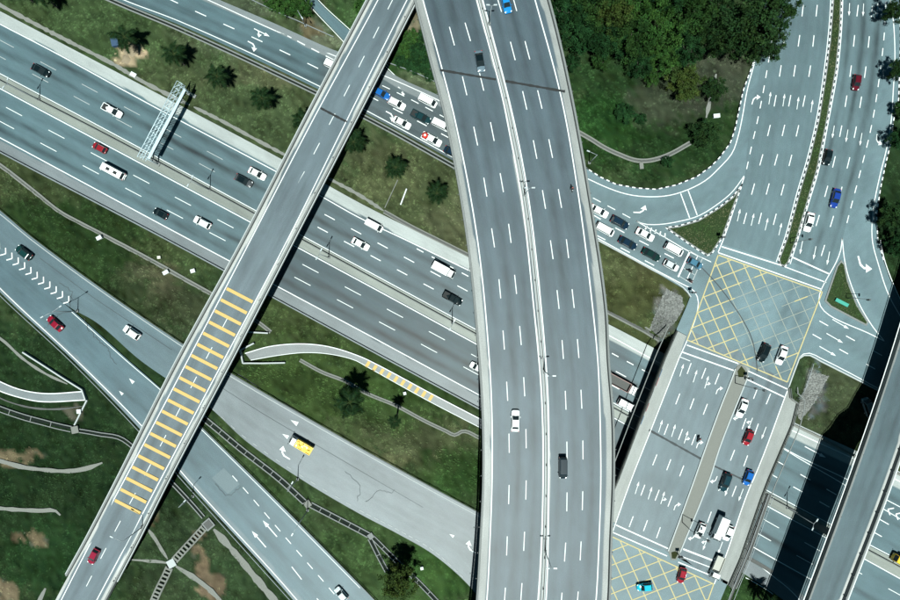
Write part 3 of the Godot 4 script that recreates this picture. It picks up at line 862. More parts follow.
func lanes_on(parent: Node, called: String, L: PackedVector3Array, R: PackedVector3Array, style: Dictionary):
	var pr := pair(lift(L, 0.012), lift(R, 0.012), 1.2)
	ribbon(called, pr[0], pr[1], style, parent, 0.0)
func hatch(parent: Node, poly: PackedVector3Array, dirs: Array, gap: float, worn_px: Vector2, worn_r: float):
	var flat := PackedVector2Array()
	var c := Vector2.ZERO
	for v in poly:
		flat.append(Vector2(v.x, v.z)); c += Vector2(v.x, v.z) / poly.size()
	var wp := P(worn_px.x, worn_px.y, JH)
	for d: Vector2 in dirs:
		var nrm := Vector2(-d.y, d.x)
		for k in range(-14, 15):
			var m := c + nrm * gap * k
			for seg in Geometry2D.intersect_polyline_with_polygon(PackedVector2Array([m - d * 60.0, m + d * 60.0]), flat):
				var l: float = seg[0].distance_to(seg[1])
				var np := maxi(1, int(l / 3.2))
				for q in np:
					var a: Vector2 = seg[0].lerp(seg[1], float(q) / np); var b: Vector2 = seg[0].lerp(seg[1], float(q + 1) / np)
					var mid := (a + b) * 0.5
					var wear := clampf(1.2 - mid.distance_to(Vector2(wp.x, wp.z)) / worn_r, 0, 1) + 0.35 * n_mid.get_noise_2d(mid.x * 2.0, mid.y * 2.0)
					if wear > 1.15: continue
					bar_line(parent, Vector3(a.x, JH, a.y), Vector3(b.x, JH, b.y), 0.24 if wear < 0.38 else 0.15, "boxyellow" if wear < 0.38 else "boxfaint", "box_line", 0.03 if d == dirs[0] else 0.036)
	for i in poly.size():
		bar_line(parent, poly[i], poly[(i + 1) % poly.size()], 0.28, "boxyellow", "box_line", 0.042)
func junction():
	var jb := Color(0.122, 0.184, 0.206)
	var bands := []
	for b in [[[660, 250, 690, 263, 712, 283, 735, 310, 752, 340, 757, 376], 0.20, 2.2], [[650, 258, 684, 274, 705, 293, 722, 318, 738, 352], 0.14, 2.0], [[600, 209, 660, 241, 700, 262, 760, 296, 820, 331, 880, 362], 0.12, 2.0],
		[[806, 250, 792, 290, 775, 340, 757, 390], 0.22, 0.8], [[820, 256, 806, 295, 790, 345, 772, 395], 0.22, 0.8], [[832, 262, 816, 300, 800, 345, 783, 392], 0.12, 1.0], [[588, 188, 620, 205, 650, 211, 680, 208, 710, 195, 730, 175, 748, 130, 760, 80], 0.14, 2.5], [[878, 130, 862, 190, 852, 230, 858, 270, 872, 300, 905, 345], 0.14, 2.0],
		[[600, 229, 640, 250, 680, 271], 0.22, 1.2], [[608, 214, 650, 236, 690, 258], 0.2, 1.2], [[738, 306, 752, 301, 772, 299, 790, 303], -0.20, 6.0], [[736, 330, 760, 325, 790, 330], -0.12, 14.0]]:
		var fl := PackedVector2Array()
		for v in smooth_path(w2(b[0], JH), 5.0): fl.append(Vector2(v.x, v.z))
		bands.append([fl, b[1], b[2]])
	var j := area("junction_road", J1, jb, null, 0.5, 0.9, bands)
	structure(j)
	var j2 := area("junction_road", J2, jb, null)
	structure(j2)
	# carriageways with their tyre bands
	lanes_on(j, "north_lanes", w2([770, -40, 768, 0, 765, 40, 758, 80, 752, 110, 747, 150, 744, 180, 722, 244], JH), w2([832, -40, 831, 0, 828, 40, 823, 80, 816.5, 120, 807, 160, 798, 190, 785, 238, 778, 262], JH), {"nu": 36, "base": jb * 0.82, "seed": 101.0, "lanes": [[0.13, 0.05], [0.38, 0.06], [0.62, 0.06], [0.87, 0.05]]})
	lanes_on(j, "south_lanes", w2([841.5, -40, 842, 0, 841, 30, 837, 70, 828, 120, 818, 170, 809, 200, 797, 240, 790, 262], JH), w2([884, -40, 885, 0, 884, 40, 878, 85, 872, 120, 861, 168, 851, 205, 843, 236, 830, 276], JH), {"nu": 36, "base": jb * 0.84, "seed": 121.0, "lanes": [[0.17, 0.32, 0.45], [0.5, 0.42, 0.45], [0.83, 0.42, 0.45]]})
	line(j, w2([744, 177, 723, 240, 718, 252], JH))
	line(j, w2([831, -40, 830.5, 0, 827.5, 40, 822.5, 80, 816, 120, 806.5, 160, 797.5, 190, 784.5, 238, 776, 262], JH), 0.2)
	line(j, w2([842.5, -40, 842.5, 0, 841.3, 30, 837.5, 70, 828.5, 120, 818.5, 170, 809.5, 200, 797.5, 240, 790, 264], JH), 0.2)
	line(j, w2([889, -40, 890, 0, 893, 20, 894.6, 60, 893, 90, 891, 120, 886, 150, 880, 174, 873, 210, 872, 240, 878, 264, 888, 294, 900, 316, 930, 358], JH), 0.22)
	line(j, w2([586, 178, 608, 188, 626, 194, 644, 196.6, 668, 195.6, 688, 189.6, 706, 180, 719, 168, 732, 153, 738, 136, 741.6, 120, 747, 90, 755, 60, 765, 10, 768, -10], JH), 0.22)
	line(j, w2([636, 221, 644, 224, 660, 224.4, 678, 221.6, 698, 216, 719, 203, 732, 192, 744, 176], JH), 0.2)
	line(j, w2([636, 221, 664, 237, 690, 252, 711, 262], JH), 0.2)
	line(j, w2([598, 238.5, 650, 267, 680, 283, 694, 291, 698, 300, 697, 312, 688, 338, 678, 360], JH), 0.22)
	for k in 5: bar_line(j, P(647 + k * 4.5, 226 + k * 1.8, JH), P(645 + k * 4.9, 229.5 + k * 2.0, JH), 0.3, "white", "chevron_marking")
	# approach of the queue
	dashes(j, w2([593, 198, 636, 221], JH), 2.1, 3.95, 0.2)
	dashes(j, w2([591.6, 214, 615.6, 228, 683, 263], JH), 2.5, 6.6)
	dashes(j, w2([596, 235, 640, 258, 668, 273], JH), 2.5, 6.6)
	bar_line(j, P(690, 251, JH), P(678, 277, JH), 0.42)
	bar_line(j, P(697.5, 256, JH), P(686, 281, JH), 0.2)
	bar_line(j, P(702, 259, JH), P(691, 284, JH), 0.2, "faint")
	for k in 4: bar_line(j, P(690 - k * 3.6, 251 + k * 8.4, JH), P(702 - k * 3.8, 258 + k * 8.4, JH), 0.16, "faint", "stop_line", 0.036)
	bar_line(j, P(680.5, 193.5, JH), P(689.5, 218, JH), 0.25); bar_line(j, P(688, 190.5, JH), P(697, 215, JH), 0.25)
	arrow(j, "turn", 642, 211, JH, 1.0, 0.05, 1.1, true)
	# north arm
	dashes(j, w2([772, 40, 767, 69, 763, 92, 757, 122, 751, 148, 746, 171], JH), 1.85, 3.7, 0.22)
	dashes(j, w2([788, 5, 784.4, 36, 781, 65, 776, 95, 770.5, 123, 763, 153, 754.5, 183, 741, 233], JH), 2.75, 7.25)
	dashes(j, w2([803, 5, 799.4, 36, 795, 66, 790.4, 96, 784, 127, 776.7, 157, 768, 187, 757.4, 228], JH), 2.75, 7.25)
	dashes(j, w2([817, 5, 813.6, 37, 810, 68, 804.4, 98, 797.4, 130, 790.3, 160, 782, 191, 771, 233], JH), 2.75, 7.25)
	dashes(j, w2([858, 5, 854.4, 35, 851, 66.6, 846.4, 97, 841, 128.6, 834.4, 159, 826.4, 190, 817.4, 220.6, 808, 250], JH), 2.75, 7.3)
	dashes(j, w2([872, 6, 869, 37, 865.4, 69, 860.6, 101, 855, 132.4, 848, 163.6, 839.5, 195, 830.6, 225, 821, 256], JH), 2.75, 7.3)
	dashes(j, w2([885.5, 2, 884, 34, 878.6, 81, 871, 127, 860, 172, 848, 217.6, 843, 238], JH), 1.9, 3.72, 0.22)
	for a in [[769.6, 98], [783.6, 100], [797.6, 103], [811.6, 106]]: arrow(j, "straight", a[0], a[1], JH, 0.15, -1.0, 0.7)
	for a in [[738.6, 215], [752.4, 219.4], [766.4, 224], [780, 229]]: arrow(j, "straight", a[0], a[1], JH, 0.24, -1.0, 0.7)
	arrow(j, "turn", 755, 98, JH, 0.3, -1.0, 0.9)
	for a in [[849, 9.6], [863, 10]]: arrow(j, "straight", a[0], a[1], JH, -0.05, 1.0, 0.7)
	arrow(j, "both", 877, 10.5, JH, -0.08, 1.0, 0.75, true)
	for a in [[833, 132], [846.6, 136], [860.6, 139.4]]: arrow(j, "straight", a[0], a[1], JH, -0.17, 1.0, 0.7)
	arrow(j, "turn", 877.5, 141.5, JH, -0.1, 1.0, 0.9, true)
	for a in [[801, 247.6], [814.4, 253], [828, 258.4]]: arrow(j, "straight", a[0], a[1], JH, -0.2, 1.0, 0.75)
	arrow(j, "turn", 863, 267, JH, 0.25, 1.0, 1.5, true)
	bar_line(j, P(721.7, 246.7, JH), P(780, 265, JH), 0.3); bar_line(j, P(718, 252.6, JH), P(821.7, 289.4, JH), 0.26)
	bar_line(j, P(791.7, 257, JH), P(829, 274, JH), 0.34); bar_line(j, P(780, 265, JH), P(826, 282.5, JH), 0.24)
	line(j, w2([842, 238, 840, 252, 819, 304, 874, 336, 884, 341], JH), 0.22)
	line(j, w2([842, 238, 844, 258, 848, 276, 858, 302, 872, 326, 884, 341], JH), 0.22)
	line(j, w2([880, 240, 884, 259, 891, 279, 902, 303, 930, 347], JH), 0.2)
	for a in [[842, 325], [836, 339], [829, 352]]: arrow(j, "long", a[0], a[1], JH, 0.86, 0.5, 0.85)
	dashes(j, w2([819.4, 321, 846, 336, 890, 360, 930, 382], JH), 2.4, 7.3)
	dashes(j, w2([812.6, 334.4, 839.6, 349.4, 884, 374, 930, 398], JH), 2.4, 7.3)
	line(j, w2([797, 364, 800, 356, 808, 353, 822, 359, 880, 389.5, 930, 417], JH), 0.2)
	# yellow boxes
	hatch(j, w2([718, 255, 822, 292, 787, 382, 687, 340], JH), [Vector2(0.41, 0.912), Vector2(0.93, -0.36)], 2.95, Vector2(776, 322), 13.0)
	hatch(j2, w2([611.5, 536.5, 713.5, 584, 690, 650, 560, 640, 585, 590], JH), [Vector2(0.41, 0.912), Vector2(0.93, -0.36)], 3.2, Vector2(690, 520), 1.0)
	var sk := st_new()
	sheet(sk, smooth_path(w2([700, 266, 716, 283, 730, 301, 742, 319, 751, 337, 756, 360, 757, 372], JH), 1.0), 0.22, 0.05)
	obj("skid_mark", sk, M.seal, j)
	# south arm, on the bridge
	for q in [[j2, [616, 525, 669, 549], 0.3], [j2, [612, 532, 667, 556], 0.26], [j2, [683, 549, 715.5, 561.5], 0.4], [j2, [680.5, 556, 712, 568], 0.22], [j2, [678, 562, 717, 578], 0.26],
		[j, [686.7, 345, 738, 363.5], 0.28], [j, [682, 352, 735, 371], 0.3], [j, [748, 371, 787, 389], 0.28], [j, [746, 379, 784, 397], 0.3], [j, [680, 357, 690, 361], 0.16]]:
		bar_line(q[0], P(q[1][0], q[1][1], JH + 0.012), P(q[1][2], q[1][3], JH + 0.012), q[2])
	# islands
	var med := [834, -40, 832, 0, 829, 40, 824, 80, 817.5, 120, 808, 160, 799, 190, 786, 238, 778, 259, 779, 265, 784, 267, 788, 263, 796, 241, 808, 200, 817, 170, 827, 120, 836, 70, 840, 30, 841, 0, 842, -40]
	island("grass_median", med, "grass", true)
	island("traffic_island", [742, 184, 732, 197, 719, 207, 698, 220, 678, 226, 665, 227.5, 690, 245, 707, 256, 712, 253, 723, 236], "grass", true)
	island("traffic_island", [840.5, 260, 836, 266, 824, 301, 830, 307, 866, 326, 868, 322, 857, 305, 848, 282, 844.5, 264], "grass", false)
	var sm := island("concrete_median", [741, 364, 746, 368, 748, 376, 720, 446, 709, 480, 680, 552, 676, 560, 671, 560, 668, 551, 694, 480, 701, 460, 720, 408, 733, 375, 736, 367], "concrete", false)
	for q in [[741, 366, 745, 371, 743, 377, 738, 377, 737, 371], [675, 551, 678, 553, 675, 558.5, 671.5, 558, 671, 552]]:
		var g := area("grass_bed", lift(w2(q, JH), 0.19), Color(0.06, 0.07, 0.03), sm, 0.1, 0.5)
		g.material_override = M.soil
	for sdl in [[735, 369, 733, 375, 720, 408, 701, 460, 694, 480, 668, 551], [748, 376, 720, 446, 709, 480, 680, 552]]:
		var st := st_new()
		sweep(st, smooth_path(w2(sdl, JH + 0.15)), wallprof(0.28, 0.12, 0.0))
		obj("kerb", st, M.pale, sm)
	striped(w2([586, 168, 600, 177, 616, 184.4, 636, 188, 656, 189.4, 676, 185, 696, 177, 710, 167, 719, 158, 730, 143, 735, 128, 738, 113, 743, 90, 753, 63, 766, 0], JH), j)
	striped(w2([899, -20, 899, 0, 900, 40, 898, 100, 893, 120, 890, 144, 885, 164, 880, 188, 876, 214, 877, 238, 883, 260], JH), j)
	var ks := st_new()
	sweep(ks, smooth_path(w2([1000, 462, 900, 402, 880, 391.5, 820, 361, 808, 355, 800, 357, 796, 366, 788, 388], JH)), wallprof(0.3, 0.15, -0.3))
	obj("kerb", ks, M.pale, j)
# ---- bridges
func parapet(parent: Node, p: PackedVector3Array, w := 0.45, h := 0.95, m := "concrete", called := "parapet"):
	var st := st_new()
	sweep(st, p, [Vector2(-w * 0.5, -0.5), Vector2(-w * 0.5, h - 0.05), Vector2(-w * 0.5 + 0.05, h), Vector2(w * 0.5 - 0.05, h), Vector2(w * 0.5, h - 0.05), Vector2(w * 0.5, -0.5)])
	obj(called, st, M[m], parent)
func girder(parent: Node, L: PackedVector3Array, R: PackedVector3Array, t0: float, t1: float, deep: float):
	var a := lift(mixp(L, R, t0), -0.45); var b := lift(mixp(L, R, t1), -0.45)
	var st := st_new()
	var d := Vector3(0, -deep, 0)
	for i in a.size() - 1:
		var x := a[i].lerp(b[i], 0.12) + d; var y := b[i].lerp(a[i], 0.12) + d
		var x1 := a[i + 1].lerp(b[i + 1], 0.12) + d; var y1 := b[i + 1].lerp(a[i + 1], 0.12) + d
		quad(st, a[i], a[i + 1], x1, x); quad(st, b[i + 1], b[i], y, y1); quad(st, x, x1, y1, y)
	obj("girder", st, M.concrete, parent)
func pier(parent: Node, foot: Vector3, top: float, across: Vector3, half: float, r := 0.9):
	var st := st_new()
	tube(st, Vector3(foot.x, foot.y - 0.5, foot.z), Vector3(foot.x, top - 1.4, foot.z), r, r, 14)
	var o := obj("pier", st, M.concrete, parent)
	var cap := st_new()
	bar(cap, Vector3(foot.x, top - 0.7, foot.z) - across * half, Vector3(foot.x, top - 0.7, foot.z) + across * half, 1.8, 1.4)
	obj("pier_cap", cap, M.concrete, o)
func dots(parent: Node, p: PackedVector3Array, gap: float, s: Vector3, dy: float, called := "reflector_posts"):
	var q := resample(p, maxi(1, int(plen(p) / gap)))
	var st := st_new()
	for v in q: box(st, v + Vector3(0, dy, 0), s)
	var o := obj(called, st, M.darkpole, parent)
	o.set_meta("kind", "stuff")
func joint_strip(parent: Node, a: Vector3, b: Vector3, w: float, m := "joint"):
	var st := st_new()
	var n := 24
	var s := (b - a).cross(Vector3.UP).normalized()
	for i in n:
		var t0 := float(i) / n; var t1 := float(i + 1) / n
		var w0 := w * (0.8 + 0.25 * n_hi.get_noise_2d(t0 * 60.0, a.x)); var w1 := w * (0.8 + 0.25 * n_hi.get_noise_2d(t1 * 60.0, a.x))
		var p := a.lerp(b, t0); var q := a.lerp(b, t1)
		quad(st, p - s * w0 * 0.5, p + s * w0 * 0.5, q + s * w1 * 0.5, q - s * w1 * 0.5)
	obj("expansion_joint", st, M[m], parent)
func flyover():
	var t := thing("flyover_bridge", "wide grey six-lane flyover running from top to bottom above everything", "bridge")
	var pr := pair(w2([395, -80, 416, 0, 434, 70, 447, 120, 468.5, 239, 480.5, 359, 484, 420, 484.4, 480, 481.6, 540, 478, 600, 470, 680], FH), w2([520, -80, 546.7, 0, 566.7, 83, 588, 200, 604, 310, 606.5, 360, 611, 420, 611.5, 480, 609, 540, 607, 600, 600, 680], FH))
	var L: PackedVector3Array = pr[0]; var R: PackedVector3Array = pr[1]
	var con := Color(0.28, 0.295, 0.29)
	ribbon("deck", L, R, {"nu": 84, "base": Color(0.072, 0.104, 0.126), "seed": 200.0, "edges": [[-0.1, 0.052, con], [0.465, 0.512, con], [0.952, 1.1, con]],
		"lanes": [[0.125, 0.24, 1.0], [0.26, 0.32, 0.8], [0.39, 0.26, 1.0], [0.58, 0.26, 1.0], [0.71, 0.34, 0.8], [0.85, 0.26, 1.0]]}, t, 0.45)
	girder(t, L, R, 0.08, 0.44, 1.9)
	girder(t, L, R, 0.56, 0.92, 1.9)
	parapet(t, shift(L, 0.28)); parapet(t, shift(R, -0.28))
	dots(t, shift(L, 0.75), 5.4, Vector3(0.16, 0.5, 0.16), 0.2); dots(t, shift(R, -0.75), 5.4, Vector3(0.16, 0.5, 0.16), 0.2)
	line(t, w2([403, -80, 423, 0, 441, 65, 455, 120, 477.5, 240, 489.3, 360, 492, 420, 492, 480, 490, 540, 487, 598, 480, 670], FH), 0.26)
	var ml := [456, -80, 476.7, 0, 503, 100, 507, 120, 521.7, 200, 533, 300, 541.7, 400, 542.7, 500, 538, 600, 530, 680]
	var mr := [462, -80, 482.7, 0, 513, 117, 527.7, 193, 540.7, 303, 548, 400, 548.5, 500, 546, 600, 538, 680]
	line(t, w2(ml, FH), 0.28); line(t, w2(mr, FH), 0.28)
	line(t, w2([512, -80, 535, 0, 561.7, 100, 579, 200, 591.7, 300, 598, 365, 600, 420, 600.7, 480, 599, 540, 596, 600, 588, 680], FH), 0.26)
	dashes(t, w2([435, -22, 450, 29, 463, 79, 474, 128, 484, 179, 491.7, 229, 499, 280, 503, 331, 506.7, 383, 509, 436, 509, 489, 507, 542, 505, 594, 500, 650], FH), 4.15, 11.15, 0.2)
	dashes(t, w2([450, -26, 465.7, 25, 480, 75, 491, 125, 500.7, 176.7, 509, 227, 515, 279, 520, 330.7, 524, 383, 526, 436, 526, 489, 524, 543, 521, 597, 516, 650], FH), 4.15, 11.15, 0.2)
	dashes(t, w2([496, -6, 510.7, 43, 522.7, 91.7, 533, 139, 542, 188, 550, 238, 556.7, 288, 561.7, 337, 565, 387, 566.7, 438, 567, 489, 565.7, 541, 562, 592, 558, 640], FH), 4.1, 10.95, 0.2)
	dashes(t, w2([511.7, -7, 524, 37.7, 537, 88, 548, 135.7, 557.7, 186, 565.7, 235, 571.7, 286.7, 577, 336, 580.7, 387, 582.7, 437.7, 582.7, 489, 581, 542, 578, 593, 574, 640], FH), 4.1, 10.95, 0.2)
	var mp := pair(w2(ml, FH), w2(mr, FH))
	var mc := mixp(mp[0], mp[1], 0.5)
	parapet(t, shift(mc, -0.28), 0.22, 0.8, "pale", "median_barrier")
	parapet(t, shift(mc, 0.28), 0.22, 0.8, "pale", "median_barrier")
	dots(t, mc, 6.5, Vector3(0.2, 0.6, 0.2), 0.45, "median_posts")
	joint_strip(t, P(440, 70, FH + 0.05), P(496, 79.5, FH + 0.05), 0.6); joint_strip(t, P(505, 81, FH + 0.05), P(565, 91.5, FH + 0.05), 0.65)
	for y in [-22, 62, 196, 384, 468, 640]:
		var k := 0
		for i in L.size():
			if absf(L[i].z - (y - 300.0) * 0.2167) < absf(L[k].z - (y - 300.0) * 0.2167): k = i
		for u in [0.26, 0.74]:
			var c := L[k].lerp(R[k], u)
			pier(t, Vector3(c.x, surf(c.x, c.z), c.z), FH - 2.35, (R[k] - L[k]).normalized(), 3.0, 1.0)
func left_bridge():
	var t := thing("ramp_bridge", "two-lane grey bridge slanting from top centre to lower left with yellow bars", "bridge")
	var pr := pair(w3([414, -85, 9.4, 370, 0, 10, 307, 120, 11, 245.5, 240, 12, 180, 360, 12.2, 119.5, 480, 12, 90, 537, 10.9, 63, 586, 9.75, 35, 640, 9.2]), w3([459, -85, 9.4, 415, 0, 10, 354, 120, 11, 292, 240, 12, 230, 360, 12.2, 167, 480, 12, 137, 540, 10.9, 107, 597, 9.75, 82, 645, 9.2]))
	var L: PackedVector3Array = pr[0]; var R: PackedVector3Array = pr[1]
	ribbon("deck", L, R, {"nu": 40, "base": Color(0.112, 0.148, 0.170), "seed": 300.0, "edges": [[-0.1, 0.06, Color(0.42, 0.43, 0.42)], [0.93, 1.1, Color(0.42, 0.43, 0.42)]], "lanes": [[0.31, 0.2, 1.2], [0.7, 0.24, 1.2]]}, t, 0.45)
	girder(t, L, R, 0.12, 0.88, 1.7)
	var n := L.size()
	var lend := n - 1
	while lend > 0 and L[lend].z > 66.0: lend -= 1
	parapet(t, shift(L.slice(0, lend), 0.2), 0.4); parapet(t, shift(R.slice(0, lend + 4), -0.2), 0.4)
	var rail := st_new()
	sweep(rail, lift(shift(L.slice(0, lend), 0.62), 0.0), wallprof(0.22, 0.55, 0.0)); obj("inner_kerb", rail, M.pale, t)
	rail = st_new()
	sweep(rail, lift(shift(R.slice(0, lend), -0.62), 0.0), wallprof(0.22, 0.55, 0.0)); obj("inner_kerb", rail, M.pale, t)
	dots(t, shift(R.slice(0, lend), 0.1), 9.0, Vector3(0.22, 0.5, 0.22), 0.75)
	line(t, w3([422, -85, 9.4, 378, 0, 10, 313, 120, 11, 251, 239.5, 12, 188, 360, 12.2, 124.5, 480, 12, 95, 535, 10.9, 61.5, 600, 9.65, 42, 640, 9.2]), 0.22)
	line(t, w3([451, -85, 9.4, 407, 0, 10, 347, 120, 11, 287.5, 240, 12, 224, 360, 12.2, 160.5, 480, 12, 130, 538, 10.9, 97, 600, 9.65, 76, 640, 9.2]), 0.22)
	dashes(t, w3([437, -87, 9.4, 407, -28, 9.8, 391.7, 1.7, 10, 346.7, 91, 10.75, 316, 150, 11.25, 285, 208.4, 11.75, 254, 268, 12.05, 205, 361, 12.2, 142, 481, 12, 110, 541, 10.85, 78, 603, 9.6]), 2.95, 7.6, 0.16)
	for k in 20:
		var f := k / 19.0
		var hh := lerpf(12.1, 12.2, f) if f < 0.7 else lerpf(12.2, 11.55, (f - 0.7) / 0.3)
		var a := P(lerpf(227, 115.5, f), lerpf(288.5, 500, f), hh); var b := P(lerpf(253, 141, f), lerpf(302, 513, f), hh)
		for e in 2:
			var q := a if e == 0 else b
			var best := 0
			for i in L.size():
				if absf(L[i].lerp(R[i], 0.5).z - q.z) < absf(L[best].lerp(R[best], 0.5).z - q.z): best = i
			if e == 0: a.y = L[best].y
			else: b.y = R[best].y
		a.y = maxf(a.y, b.y); b.y = a.y
		bar_line(t, a, b, 0.75, "yellow", "yellow_bar", 0.05)
	joint_strip(t, P(320.5, 108, 10.97), P(347, 122, 11.05), 0.6)
	for f in [[382, 80], [352, 150], [310, 232], [262, 330], [200, 428], [150, 505]]:
		var k := 0
		var g := ground(f[0], f[1])
		for i in L.size():
			if L[i].lerp(R[i], 0.5).distance_to(Vector3(g.x, L[i].y, g.z)) < L[k].lerp(R[k], 0.5).distance_to(Vector3(g.x, L[k].y, g.z)): k = i
		var c := L[k].lerp(R[k], 0.5)
		pier(t, Vector3(c.x, surf(c.x, c.z), c.z), c.y - 2.15, (R[k] - L[k]).normalized(), 3.2, 0.85)
func right_bridge():
	var t := thing("ramp_bridge", "narrow single-lane ramp bridge at the right edge casting a dark shadow", "bridge")
	var pr := pair(w2([985, 35, 960, 125, 930, 232, 892, 360, 851, 480, 807, 600, 770, 700], RH), w2([1020, 45, 995, 135, 964, 242, 925, 370, 884, 490, 842, 600, 805, 700], RH))
	var L: PackedVector3Array = pr[0]; var R: PackedVector3Array = pr[1]
	ribbon("deck", L, R, {"nu": 30, "base": Color(0.078, 0.118, 0.136), "seed": 400.0, "edges": [[-0.1, 0.08, Color(0.40, 0.42, 0.42)], [0.90, 1.1, Color(0.42, 0.43, 0.42)]], "lanes": [[0.36, 0.2, 0.6], [0.64, 0.2, 0.6]]}, t, 0.45)
	girder(t, L, R, 0.15, 0.85, 1.6)
	parapet(t, shift(L, 0.2), 0.4); parapet(t, shift(R, -0.2), 0.4)
	var k1 := st_new()
	sweep(k1, shift(R, -0.85), wallprof(0.2, 0.45, 0.0)); obj("inner_kerb", k1, M.pale, t)
	line(t, shift(L, 0.75), 0.2); line(t, shift(R, -1.3), 0.2)
	dots(t, shift(R, 0.1), 5.0, Vector3(0.2, 0.5, 0.2), 0.7); dots(t, shift(L, -0.1), 5.0, Vector3(0.2, 0.5, 0.2), 0.7)
	for f in [[815, 523], [866, 372], [760, 660]]:
		var g := P(f[0], f[1], 0.0)
		var k := 0
		for i in L.size():
			if L[i].lerp(R[i], 0.5).distance_to(Vector3(g.x, RH, g.z)) < L[k].lerp(R[k], 0.5).distance_to(Vector3(g.x, RH, g.z)): k = i
		var c := L[k].lerp(R[k], 0.5)
		pier(t, Vector3(c.x, surf(c.x, c.z), c.z), RH - 2.05, (R[k] - L[k]).normalized(), 2.2, 0.8)
func road_bridge():
	var t := thing("road_bridge", "road bridge with concrete walkways carrying arrow-marked lanes over the motorway", "bridge")
	var pr := [resample(w2([677, 331, 665, 358, 640, 422, 618, 480, 602, 516], JH), 44), resample(w2([788, 388, 789, 399, 796, 403, 790.5, 425, 767, 480, 759, 501, 739, 559, 727.5, 585], JH), 44)]
	var L: PackedVector3Array = pr[0]; var R: PackedVector3Array = pr[1]
	ribbon("deck", L, R, {"nu": 70, "base": Color(0.255, 0.27, 0.26), "seed": 500.0}, t, 0.45)
	var jb := Color(0.118, 0.158, 0.178)
	lanes_on(t, "carriageway", w2([689, 330, 684, 342, 678, 360, 650, 432, 631, 480, 611, 536], JH), w2([744, 354, 735, 369, 720, 407.5, 701, 460, 694, 480, 667, 551], JH), {"nu": 32, "base": jb, "seed": 520.0, "lanes": [[0.12, 0.06], [0.37, 0.07], [0.62, 0.07], [0.87, 0.06]]})
	lanes_on(t, "carriageway", w2([752, 361, 748, 374, 720, 446, 709, 480, 679, 554], JH), w2([789, 383, 787, 390, 753, 480, 751, 484, 724, 560, 714, 584], JH), {"nu": 28, "base": jb * 0.96, "seed": 540.0, "lanes": [[0.2, 0.2, 0.7], [0.52, 0.25, 0.7], [0.84, 0.2, 0.7]]})
	line(t, w2([679, 358, 650, 432, 631, 480, 611, 536], JH + 0.012), 0.22)
	line(t, w2([736, 370, 720, 408, 701, 460, 694, 480, 668, 551], JH + 0.012), 0.2)
	line(t, w2([747.5, 376, 719.5, 446, 708.5, 480, 679.5, 553], JH + 0.012), 0.2)
	line(t, w2([787, 391, 753, 480, 751, 484, 724, 560, 714, 584], JH + 0.012), 0.22)
	var h := JH + 0.012
	dashes(t, w2([691, 363, 680.4, 391.6, 668.4, 423, 657, 454, 645, 484, 633.6, 515, 629, 527], h), 2.75, 7.8)
	dashes(t, w2([705.6, 368, 694, 398, 682.6, 428.4, 671, 458.4, 659, 490, 647.4, 520, 642.6, 533], h), 2.75, 7.75)
	dashes(t, w2([719, 373.6, 707.6, 403, 695.6, 434, 684, 464.6, 672, 495.4, 660.6, 526, 656, 539], h), 2.75, 7.85)
	dashes(t, w2([757.4, 388, 745.6, 419, 734.4, 450, 722, 481, 711, 512, 700, 543, 697, 551], h), 2.75, 7.9)
	dashes(t, w2([770.4, 393.6, 758, 424, 747.6, 455, 736, 486, 724, 517, 712, 548, 708, 558], h), 2.75, 7.9)
	for a in [["straight", 681.6, 370], ["straight", 695, 376], ["both", 706.5, 382], ["turn", 718.6, 389], ["straight", 660.4, 426], ["straight", 673.4, 430.4], ["both", 686, 437], ["turn", 699, 443], ["straight", 637, 487.6], ["straight", 650, 493], ["both", 662.6, 497.6], ["turn", 676.5, 505]]: arrow(t, a[0], a[1], a[2], h, 0.30, -0.95, 0.72)
	for a in [["turn", 737, 418], ["both", 750, 424], ["straight", 763.6, 433], ["turn", 714, 481], ["both", 727, 490], ["straight", 740.7, 495], ["turn", 692, 538], ["both", 705, 544], ["straight", 720, 548]]: arrow(t, a[0], a[1], a[2], h, -0.36, 0.93, 0.72)
	joint_strip(t, P(649, 430, h + 0.03), P(702, 459.5, h + 0.03), 0.6, "seal"); joint_strip(t, P(713, 465.5, h + 0.03), P(752, 484, h + 0.03), 0.5, "seal")
	girder(t, L, R, 0.03, 0.46, 1.2); girder(t, L, R, 0.54, 0.97, 1.2)
	for q in [[L, 1.0], [R, -1.0]]:
		var e: PackedVector3Array = shift(q[0], 0.16 * q[1])
		parapet(t, e, 0.3, 0.5, "dirty")
		var rl := st_new()
		sweep(rl, lift(e, 1.0), wallprof(0.09, 0.06, 0.0)); sweep(rl, lift(e, 0.72), wallprof(0.06, 0.05, 0.0))
		obj("railing", rl, M.dull, t)
		dots(t, e, 2.4, Vector3(0.1, 0.6, 0.1), 0.75, "railing_posts")
	for q in [[L, 2.3], [R, -2.2]]:
		var e: PackedVector3Array = shift(q[0], q[1])
		var kb := st_new()
		sweep(kb, e, wallprof(0.2, 0.12, 0.0)); obj("kerb", kb, M.concrete, t)
	for f in [0.36, 0.62]:
		var i := int(f * L.size())
		for u in [0.15, 0.38, 0.62, 0.85]:
			var c := L[i].lerp(R[i], u)
			pier(t, Vector3(c.x, surf(c.x, c.z), c.z), JH - 1.65, (R[i] - L[i]).normalized(), 3.0, 0.6)
	# the narrow pipe walkway beside the right railing
	var g := thing("pipe_bridge", "dark narrow pipe bridge beside the right railing of the road bridge", "bridge")
	var gp := smooth_path(w2([769, 494, 748, 552, 738, 576, 726, 606], JH - 1.2))
	var tb := st_new()
	sweep(tb, gp, wallprof(1.15, 0.0, -0.3)); obj("walk_plate", tb, M.darkcon, g)
